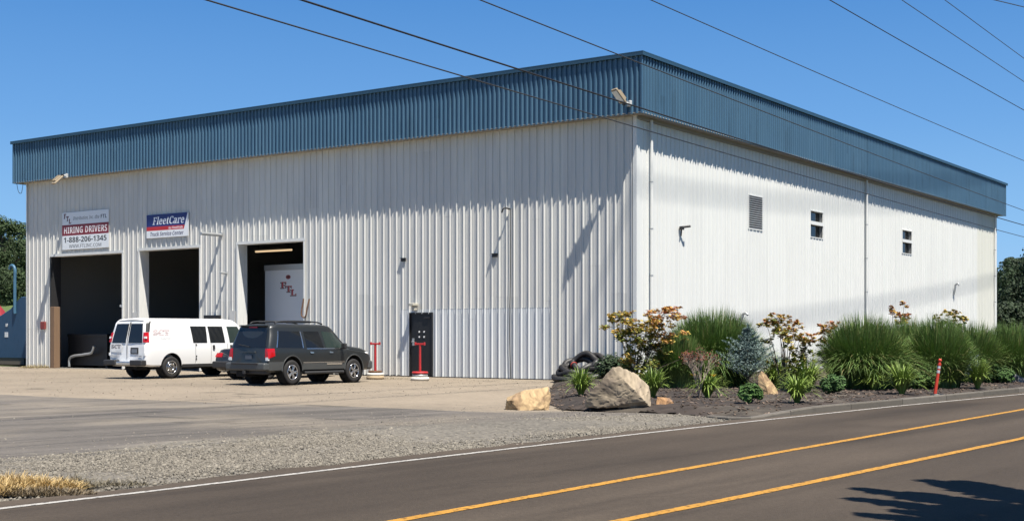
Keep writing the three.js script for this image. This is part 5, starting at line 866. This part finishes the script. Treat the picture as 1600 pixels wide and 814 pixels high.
function conifer(px, py, w, h, seed, label) {
  const p = atBed(px, py), s = sc(p), H = h / s, R = w / s / 2, r = RNG(seed), o = plantGroup('blue_spruce', label, 'spruce', p, 'blue spruces in the bed'), wood = [bar(V(0, 0, 0), V(0, H * 0.95, 0), 0.045, 8, 0.008)], t = new Tri();
  const sprig = (a, b, n) => { const d = b.clone().sub(a), l = d.length(); d.normalize(); for (let k = 0; k < n; k++) { const q = a.clone().addScaledVector(d, l * r()), nd = d.clone().multiplyScalar(0.75).add(rdir(r)).normalize(), e = q.clone().addScaledVector(nd, 0.045 + 0.025 * r()), sd = V().crossVectors(nd, rdir(r)).normalize().multiplyScalar(0.009), v = 0.65 + 0.7 * r(); t.tri(q.clone().add(sd), q.clone().sub(sd), e, [0.15 * v, 0.21 * v, 0.195 * v]); } };
  for (let lv = 0; lv < 10; lv++) { const f = lv / 10, y = H * (0.16 + 0.80 * f), rr = R * Math.pow(1.08 - f, 1.15) * 1.12 * (0.8 + 0.4 * r()), nb = Math.round(10 - 5 * f); for (let k = 0; k < nb; k++) { const a = k / nb * 6.283 + lv * 0.9 + r() * 0.5, rq = rr * (0.6 + 0.55 * r()), e = V(Math.cos(a) * rq, y + rq * (0.35 + 0.45 * r()), Math.sin(a) * rq), b0 = V(0, y, 0); wood.push(bar(b0, e, 0.009, 4, 0.004)); sprig(b0.clone().lerp(e, 0.2), e, 80); for (let m = 0; m < 5; m++) { const q = b0.clone().lerp(e, 0.35 + 0.13 * m), e2 = q.clone().add(V(Math.cos(a + (m % 2 ? 0.9 : -0.9)) * rr * 0.34, rr * 0.14, Math.sin(a + (m % 2 ? 0.9 : -0.9)) * rr * 0.34)); sprig(q, e2, 22); } } }
  sprig(V(0, H * 0.85, 0), V(0, H, 0), 120);
  mesh('trunk', wood, barkMat, o); mesh('needles', t.geo(), grassMat, o);
}
conifer(1169, 606, 92, 100, 71, 'small blue spruce standing before the tall grass clump');
conifer(1495, 602, 62, 58, 72, 'low blue spruce behind the daylilies right of the marker post');
function roundShrub(px, py, w, h, seed, label, tone, ls = 0.05, name = 'round_shrub') {
  const p = atBed(px, py), s = sc(p), W = w / s / 2, H = h / s, r = RNG(seed), o = plantGroup(name, label, 'shrub', p, 'leafy shrubs in the bed'), t = new Tri(), wood = [];
  const blobs = []; for (let k = 0; k < 16; k++) { const a = r() * 6.283, q = Math.sqrt(r()); blobs.push([V(Math.cos(a) * q * W * 0.72, H * (0.28 + 0.5 * r() * (1 - 0.5 * q)), Math.sin(a) * q * W * 0.72), W * (0.28 + 0.2 * r())]); }
  for (const [c, R] of blobs) { wood.push(bar(V(0, 0, 0), c, 0.012, 5, 0.004)); for (let k = 0; k < 130; k++) { const u = rdir(r), q = c.clone().addScaledVector(u, R * Math.pow(r(), 0.35)); if (q.y < 0.02) continue; const v = 0.6 + 0.8 * r(), nn = u.clone().add(V(0, 0.7, 0)).add(rdir(r).multiplyScalar(0.6)).normalize(); leaf(t, q, ls * (0.7 + 0.6 * r()), nn, rdir(r), tone.map((x) => x * v), 1.9); } }
  mesh('stems', wood, barkMat, o); mesh('leaves', t.geo(), leafMat, o);
}
roundShrub(1174, 631, 40, 40, 81, 'small round leafy shrub standing alone nearest the kerb, left of the pale rock', [0.065, 0.135, 0.028]);
roundShrub(1303, 616, 40, 38, 82, 'small leafy shrub at the foot of the broad grass clump', [0.055, 0.115, 0.028]);
roundShrub(1442, 608, 64, 42, 83, 'low leafy shrub just left of the orange marker post', [0.085, 0.15, 0.032]);
roundShrub(1558, 598, 62, 36, 84, 'wide leafy shrub left of the grey rock at the far right', [0.06, 0.125, 0.028]);
roundShrub(1335, 604, 70, 26, 86, 'low dark green mat of leaves in the middle of the bed', [0.05, 0.10, 0.03]);
roundShrub(962, 603, 58, 70, 85, 'dark evergreen shrub behind the large boulder', [0.035, 0.062, 0.025], 0.055, 'evergreen_shrub');
// boulders
boulder(826, 638, [[-0.47, 0, 0.12], [-0.45, 0.2, 0.2], [-0.44, 0.26, -0.1], [-0.1, 0.40, -0.08], [0.40, 0.47, -0.05], [0.47, 0.33, 0.0], [0.42, 0.0, 0.22], [-0.2, 0, 0.34], [-0.36, 0.22, 0.28], [0.3, 0.05, 0.3], [0.3, 0.30, 0.16], [0.3, 0, -0.35], [-0.3, 0, -0.3], [0.1, 0.38, -0.3]], 21, tanRock, 'low tan boulder standing alone at the left end of the bed', 0.04);
boulder(967, 641, [[-0.68, 0, 0.15], [-0.45, 0, 0.28], [0.25, 0, 0.28], [0.6, 0, 0.22], [0.66, 0, -0.2], [-0.63, 0.27, 0.28], [-0.42, 0.53, 0.36], [-0.16, 0.80, 0.36], [-0.03, 0.84, 0.30], [0.12, 0.50, 0.42], [0.40, 0.62, -0.1], [0.60, 0.42, 0.0], [0.48, 0.14, 0.42], [-0.5, 0, -0.5], [0.4, 0, -0.6], [0.2, 0.55, -0.4]], 33, greyTan, 'largest boulder, a grey tan pointed rock in front of the maple', 0.03);
boulder(1038, 641, [[-0.17, 0, 0.1], [-0.14, 0.15, 0], [0.1, 0.13, 0.02], [0.2, 0.02, 0.05], [0, 0, 0.18], [0.05, 0.08, 0.14], [0, 0, -0.18], [0.0, 0.13, -0.1]], 15, orangeRock, 'flat brown stone just right of the largest boulder', 0.02);
boulder(1199, 624, [[-0.22, 0, 0.1], [-0.20, 0.45, 0], [-0.14, 0.60, -0.02], [-0.06, 0.55, 0.0], [0.06, 0.32, 0.05], [0.24, 0.16, 0.0], [0.26, 0, 0.1], [0, 0, 0.22], [-0.05, 0.25, 0.18], [0, 0, -0.2], [-0.1, 0.4, -0.14]], 44, tanRock, 'pale upright rock between the spruce and the thin maple', 0.05);
boulder(1382, 613, [[-0.17, 0, 0.1], [-0.18, 0.30, 0], [-0.08, 0.47, -0.02], [0.08, 0.40, 0.0], [0.17, 0.2, 0.02], [0.16, 0, 0.1], [0, 0, 0.18], [0.0, 0.3, 0.14], [0, 0, -0.2], [0, 0.35, -0.14]], 52, orangeRock, 'orange rock at the foot of the broad grass clump', 0.05);
boulder(1588, 604, [[-0.30, 0, 0.1], [-0.26, 0.28, 0], [-0.1, 0.38, -0.02], [0.12, 0.30, 0.0], [0.32, 0.12, 0.02], [0.34, 0, 0.1], [0, 0, 0.25], [0.0, 0.2, 0.2], [0, 0, -0.25], [0, 0.3, -0.18]], 66, greyRock, 'grey rock at the far right end of the bed', 0.05);
{ // leaning orange marker post
  const p = gnd(1462, 615, 0.12), o = thing('marker_post', 'leaning orange marker post with reflective bands at the kerb', 'marker post', [p.x, bedY(p.x, p.z) + 0.01, p.z]), or = mat(0.5, 0.045, 0.022, 0.5), wh = mat(0.45, 0.43, 0.45, 0.3);
  o.scale.setScalar(0.74);
  mesh('base', new THREE.CylinderGeometry(0.24, 0.27, 0.05, 20).translate(0, 0.02, 0), M.black, o);
  const q = new THREE.Group(); q.name = 'post'; q.rotation.z = -0.15; q.rotation.y = Math.PI * 0.195; q.position.y = 0.03; o.add(q);
  mesh('shaft', [new THREE.CylinderGeometry(0.048, 0.055, 0.95, 14).translate(0, 0.475, 0), new THREE.SphereGeometry(0.058, 12, 8).translate(0, 1.08, 0), new THREE.CylinderGeometry(0.03, 0.05, 0.16, 12).translate(0, 1.0, 0), new THREE.CylinderGeometry(0.06, 0.06, 0.06, 14).translate(0, 0.95, 0)], or, q);
  mesh('reflective_band', new THREE.CylinderGeometry(0.0515, 0.053, 0.09, 14).translate(0, 0.86, 0), wh, q); mesh('reflective_band', new THREE.CylinderGeometry(0.052, 0.0535, 0.09, 14).translate(0, 0.72, 0), wh, q);
}
// weeds and dry grass
function dryTuft(px, py, R, H, n, seed, name, label, tone, wood) {
  const p = gnd(px, py), t = new Tri(), r = RNG(seed);
  for (let i = 0; i < n; i++) { const a = r() * 6.283, q = Math.sqrt(r()), s = 0.7 + 0.6 * r(); blade(t, V(Math.cos(a) * q * R[0] * CT + Math.sin(a) * q * R[1] * ST, -0.02, -Math.cos(a) * q * R[0] * ST + Math.sin(a) * q * R[1] * CT), r() * 6.283, H * (0.35 + 0.75 * r()) * (1.1 - 0.6 * q), H * (0.15 + 0.7 * r()), 0.005 + 0.004 * r(), tone.map((x) => x * s), 0.5, 4, 1); }
  const o = mesh(name, t.geo(), grassMat); o.position.set(p.x, 0.0, p.z); return tag(o, label, 'grass', null, 'stuff');
}
dryTuft(28, 765, [0.62, 0.20], 0.24, 3400, 91, 'dry_grass', 'straw coloured dry grass at the lower left corner', [0.42, 0.30, 0.13]);
dryTuft(-40, 770, [0.55, 0.24], 0.24, 1600, 96, 'dry_grass', 'straw coloured dry grass running out of the lower left corner', [0.42, 0.30, 0.13]);
dryTuft(60, 772, [0.55, 0.1], 0.12, 1800, 93, 'dry_grass', 'brown matted grass below the straw at the lower left', [0.14, 0.105, 0.06]);
dryTuft(112, 762, [0.25, 0.10], 0.22, 420, 92, 'dry_grass', 'dark dry weeds right of the straw coloured grass', [0.10, 0.085, 0.055]);
dryTuft(165, 757, [0.45, 0.10], 0.10, 420, 94, 'dry_grass', 'thin brown weeds trailing along the gravel edge', [0.12, 0.10, 0.06]);
dryTuft(58, 575, [0.9, 0.2], 0.32, 900, 95, 'dry_grass', 'dry weeds along the wall left of the left bay', [0.30, 0.24, 0.12]);
dryTuft(835, 591, [0.14, 0.1], 0.5, 160, 97, 'wall_weed', 'small dark weed at the foot of the ribbed wall', [0.09, 0.085, 0.04]);
dryTuft(600, 592, [1.0, 0.12], 0.12, 260, 98, 'dry_grass', 'sparse dry weeds under the wall beside the stands', [0.22, 0.18, 0.10]);

// ------------------------------------------------------------------ beyond the building on the left
{
  const z = -3.0, y = 0; // blue steel hopper with a sloping end and a hooked vent pipe
  const a = front(0, 540, z).x, b = XL - 0.35, hT = front(20, 470, z).y, hM = front(0, 497, z).y, base = front(20, 556, z).y;
  const o = thing('steel_hopper', 'blue steel hopper with a sloping end beside the building', 'hopper', [0, 0, z]), bm = mat(0.020, 0.060, 0.125, 0.55, { map: T.scuff });
  const x42 = front(42, 540, z).x, X = (px) => front(px, 500, z).x, Y = (px, py) => front(px, py, z).y;
  const sh = new THREE.Shape([[X(-60), 0.35], [X(60), 0.35], [X(60), Y(40, 463)], [X(32), Y(32, 465)], [X(24), Y(24, 474)], [X(15), Y(15, 484)], [X(0), Y(0, 494)], [X(-60), Y(0, 500)]].map((p) => new THREE.Vector2(...p)));
  mesh('hopper_body', new THREE.ExtrudeGeometry(sh, { depth: 2.2, bevelEnabled: true, bevelSize: 0.03, bevelThickness: 0.03, bevelSegments: 1 }).translate(0, 0, -2.2), bm, o);
  mesh('skid_beam', [bx(X(-60), X(36), 0.0, 0.36, -2.1, 0.0)], mat(0.11, 0.09, 0.07, 0.9), o);
  mesh('placard', bx(X(7), X(12), Y(10, 527), Y(10, 519), 0.03, 0.045), mat(0.6, 0.6, 0.6, 0.5), o); mesh('placard', new THREE.CylinderGeometry(0.11, 0.11, 0.015, 4).rotateX(Math.PI / 2).rotateZ(0.785).translate(X(10), Y(10, 508), 0.04), mat(0.55, 0.55, 0.55, 0.5), o);
  mesh('vent_pipe', tube([V(X(24), Y(24, 490), 0.08), V(X(24), Y(24, 440), 0.08), V(X(24), Y(24, 421), 0.08), V(X(21.5), Y(21, 415.5), 0.08), V(X(17.5), Y(18, 416), 0.08), V(X(16), Y(16, 421), 0.08)], 0.075, 50, 10), mat(0.05, 0.13, 0.21, 0.5), o);
  const pr = front(4, 482, -7); const c = thing('red_tarp', 'dark red tarpaulin covering a load behind the blue hopper', 'tarp', [pr.x, 0, -7]);
  const tg = new THREE.SphereGeometry(1, 24, 14, 0, Math.PI * 2, 0, Math.PI / 2); const tp = tg.attributes.position; for (let i = 0; i < tp.count; i++) { const k = 1 + 0.08 * (fbm(tp.getX(i) * 4 + 3, tp.getZ(i) * 4, 3, 5) - 0.5); tp.setXYZ(i, tp.getX(i) * k, tp.getY(i) * k, tp.getZ(i)); } tg.scale(1.4, pr.y + 0.35, 1.2); tg.translate(-1.1, 0, 0); tg.computeVertexNormals(); mesh('cover', tg, mat(0.26, 0.02, 0.025, 0.6), c);
}
{ // grassy bank in the distance on the left
  const g = new THREE.PlaneGeometry(220, 60, 60, 16); g.rotateX(-Math.PI / 2); const p = g.attributes.position; for (let i = 0; i < p.count; i++) { const x = p.getX(i), z = p.getZ(i), e = sstep(-110, -70, x) * sstep(110, 80, x); p.setY(i, -0.3 + (7.2 * sstep(30, -15, z) * (1 - 0.5 * sstep(-18, -30, z)) + 0.8 * fbm(x * 0.08, z * 0.08, 3, 4)) * e); } g.computeVertexNormals();
  const o = struct('grass_bank', g, mat(0.085, 0.125, 0.035, 1, { map: (() => { const t = T.fine.clone(); t.repeat.set(60, 20); t.needsUpdate = true; return t; })() })); const c = deep(-40, HOR, 165); o.position.set(c.x, 0, c.z); o.rotation.y = 0.62;
}
function bigTree(p, H, W, seed, label, tone, n = 9000, trunkH = 0.25, group = 'trees far behind', ls = 0.2) {
  const r = RNG(seed), o = thing('broadleaf_tree', label, 'tree', [p.x, p.y, p.z], 0, group), wood = [bar(V(0, -0.3, 0), V(0, H * 0.6, 0), W * 0.045, 10, W * 0.02)], t = new Tri(), blobs = [];
  for (let k = 0; k < 46; k++) { const f = r(), a = r() * 6.283, prof = Math.pow(Math.sin(Math.PI * clamp(0.12 + 0.83 * f)), 0.7), q = Math.sqrt(r()) * prof * W * 0.42; const c = V(Math.cos(a) * q, H * (trunkH + (0.93 - trunkH) * f), Math.sin(a) * q); blobs.push([c, W * (0.09 + 0.10 * r()) * (0.5 + 0.6 * prof)]); if (k % 2) wood.push(bar(V(0, c.y * 0.65, 0), c, W * 0.014, 5, W * 0.004)); }
  for (const [c, R] of blobs) { const s0 = 0.75 + 0.5 * r(); for (let k = 0; k < n * 2.2 / 46; k++) { const u = rdir(r), q = c.clone().addScaledVector(u, R * Math.pow(r(), 0.4)); q.y = c.y + (q.y - c.y) * 0.8; const v = s0 * (0.65 + 0.7 * r()), nn = u.add(rdir(r).multiplyScalar(0.8)).add(V(0, 0.4, 0)).normalize(); leaf(t, q, ls * (0.6 + 0.8 * r()), nn, rdir(r), tone.map((x) => x * v), 1.4); } }
  mesh('trunk', wood, barkMat, o); mesh('crown', t.geo(), leafMat, o);
}
{
  const T1 = [0.046, 0.076, 0.026], T2 = [0.055, 0.088, 0.028];
  const at = (px, D, y = 0) => { const q = deep(px, HOR, D); return V(q.x, y, q.z); };
  bigTree(at(4, 175, 5.0), 12.6, 12, 101, 'tall dark tree left of the building, leftmost in view', T1); bigTree(at(34, 185, 5.0), 10.2, 10, 102, 'dark tree just left of the building edge', T2); bigTree(at(-70, 175, 5.5), 15, 14, 103, 'dark tree left of the frame', T1, 5000); bigTree(at(62, 190, 5.5), 11, 12, 107, 'dark tree partly behind the building on the left', T1, 5000); bigTree(at(20, 168, 4.0), 6, 11, 108, 'low bushy tree under the tall left trees', T1, 5000);
  bigTree(at(1594, 125), 9.2, 8.5, 104, 'dark round tree right of the building', [0.030, 0.052, 0.022]); bigTree(at(1556, 150), 9.0, 9, 105, 'dark tree just behind the far right corner of the building', [0.030, 0.052, 0.022]); bigTree(at(1640, 118), 10, 10, 106, 'dark tree out of frame right of the building', [0.030, 0.052, 0.022], 5000); bigTree(at(1575, 105), 4.2, 6, 109, 'low dark bush beyond the right end of the bed', [0.030, 0.05, 0.02], 5000, 0.1);
}
{ // far wooded hills
  const g = new THREE.PlaneGeometry(900, 160, 120, 20); g.rotateX(-Math.PI / 2); const p = g.attributes.position; for (let i = 0; i < p.count; i++) { const x = p.getX(i), z = p.getZ(i); p.setY(i, -2 + Math.max(0, 40 * (fbm(x * 0.006 + 3, z * 0.01, 4, 71)) * sstep(80, -10, z) * sstep(-80, -20, z))); } g.computeVertexNormals();
  const o = struct('far_hills', g, mat(0.045, 0.075, 0.06, 1)); const c = deep(1500, HOR, 620); o.position.set(c.x, 0, c.z); o.rotation.y = 0.62;
}
{ // roadside tree out of frame on the right: only the tips of its boughs shade the road
  const r = RNG(301), k = (px, py, h) => { const p = gnd(px, py); return V(p.x + 0.435 * h, h, p.z + 0.178 * h); };
  const c0 = gnd(1800, 800), base = V(c0.x + 3.0, 0, c0.z + 2.5), o = thing('roadside_tree', 'leafy roadside tree right of the camera shading the road', 'tree', [base.x, 0, base.z]);
  const wood = [bar(V(0, -0.2, 0), V(0, 6.5, 0), 0.22, 12, 0.1)], t = new Tri();
  const bough = (tip, n) => { const a = V(0, 4.2 + r() * 1.5, 0), b = tip.clone().sub(base); wood.push(bar(a, b, 0.05, 6, 0.008)); for (let i = 0; i < n; i++) { const f = 0.35 + 0.67 * Math.pow(r(), 0.7), q = a.clone().lerp(b, f), w = 0.42 * (1.06 - f) + 0.05; q.add(V((r() - 0.5) * w * 2, (r() - 0.5) * 0.35, (r() - 0.5) * w * 2)); const v = 0.6 + 0.7 * r(); leaf(t, q, 0.10 + 0.06 * r(), V(r() - 0.5, 1, r() - 0.5).normalize(), rdir(r), [0.05 * v, 0.085 * v, 0.025 * v], 1.7); } };
  for (const [px, py, h, n] of [[1355, 765, 5.6, 420], [1352, 781, 5.2, 420], [1368, 806, 5.4, 420], [1458, 752, 6.0, 420], [1515, 754, 6.2, 420], [1420, 800, 5.0, 500], [1440, 772, 5.9, 500], [1500, 780, 5.6, 700], [1560, 768, 6.0, 700], [1580, 800, 5.5, 800], [1480, 810, 5.2, 700], [1620, 780, 6.0, 800], [1420, 830, 5.2, 600], [1540, 830, 5.4, 700], [1660, 770, 6.4, 700]]) bough(k(px, py, h), n);
  for (let i = 0; i < 2600; i++) { const u = rdir(r), q = V(u.x * 1.8 + 0.6, 6.2 + u.y * 1.6, u.z * 1.8 + 0.6), v = 0.6 + 0.7 * r(); leaf(t, q, 0.11, rdir(r), rdir(r), [0.05 * v, 0.085 * v, 0.025 * v], 1.6); }
  mesh('trunk', wood, barkMat, o); mesh('crown', t.geo(), leafMat, o);
}
renderer.render(scene, camera);
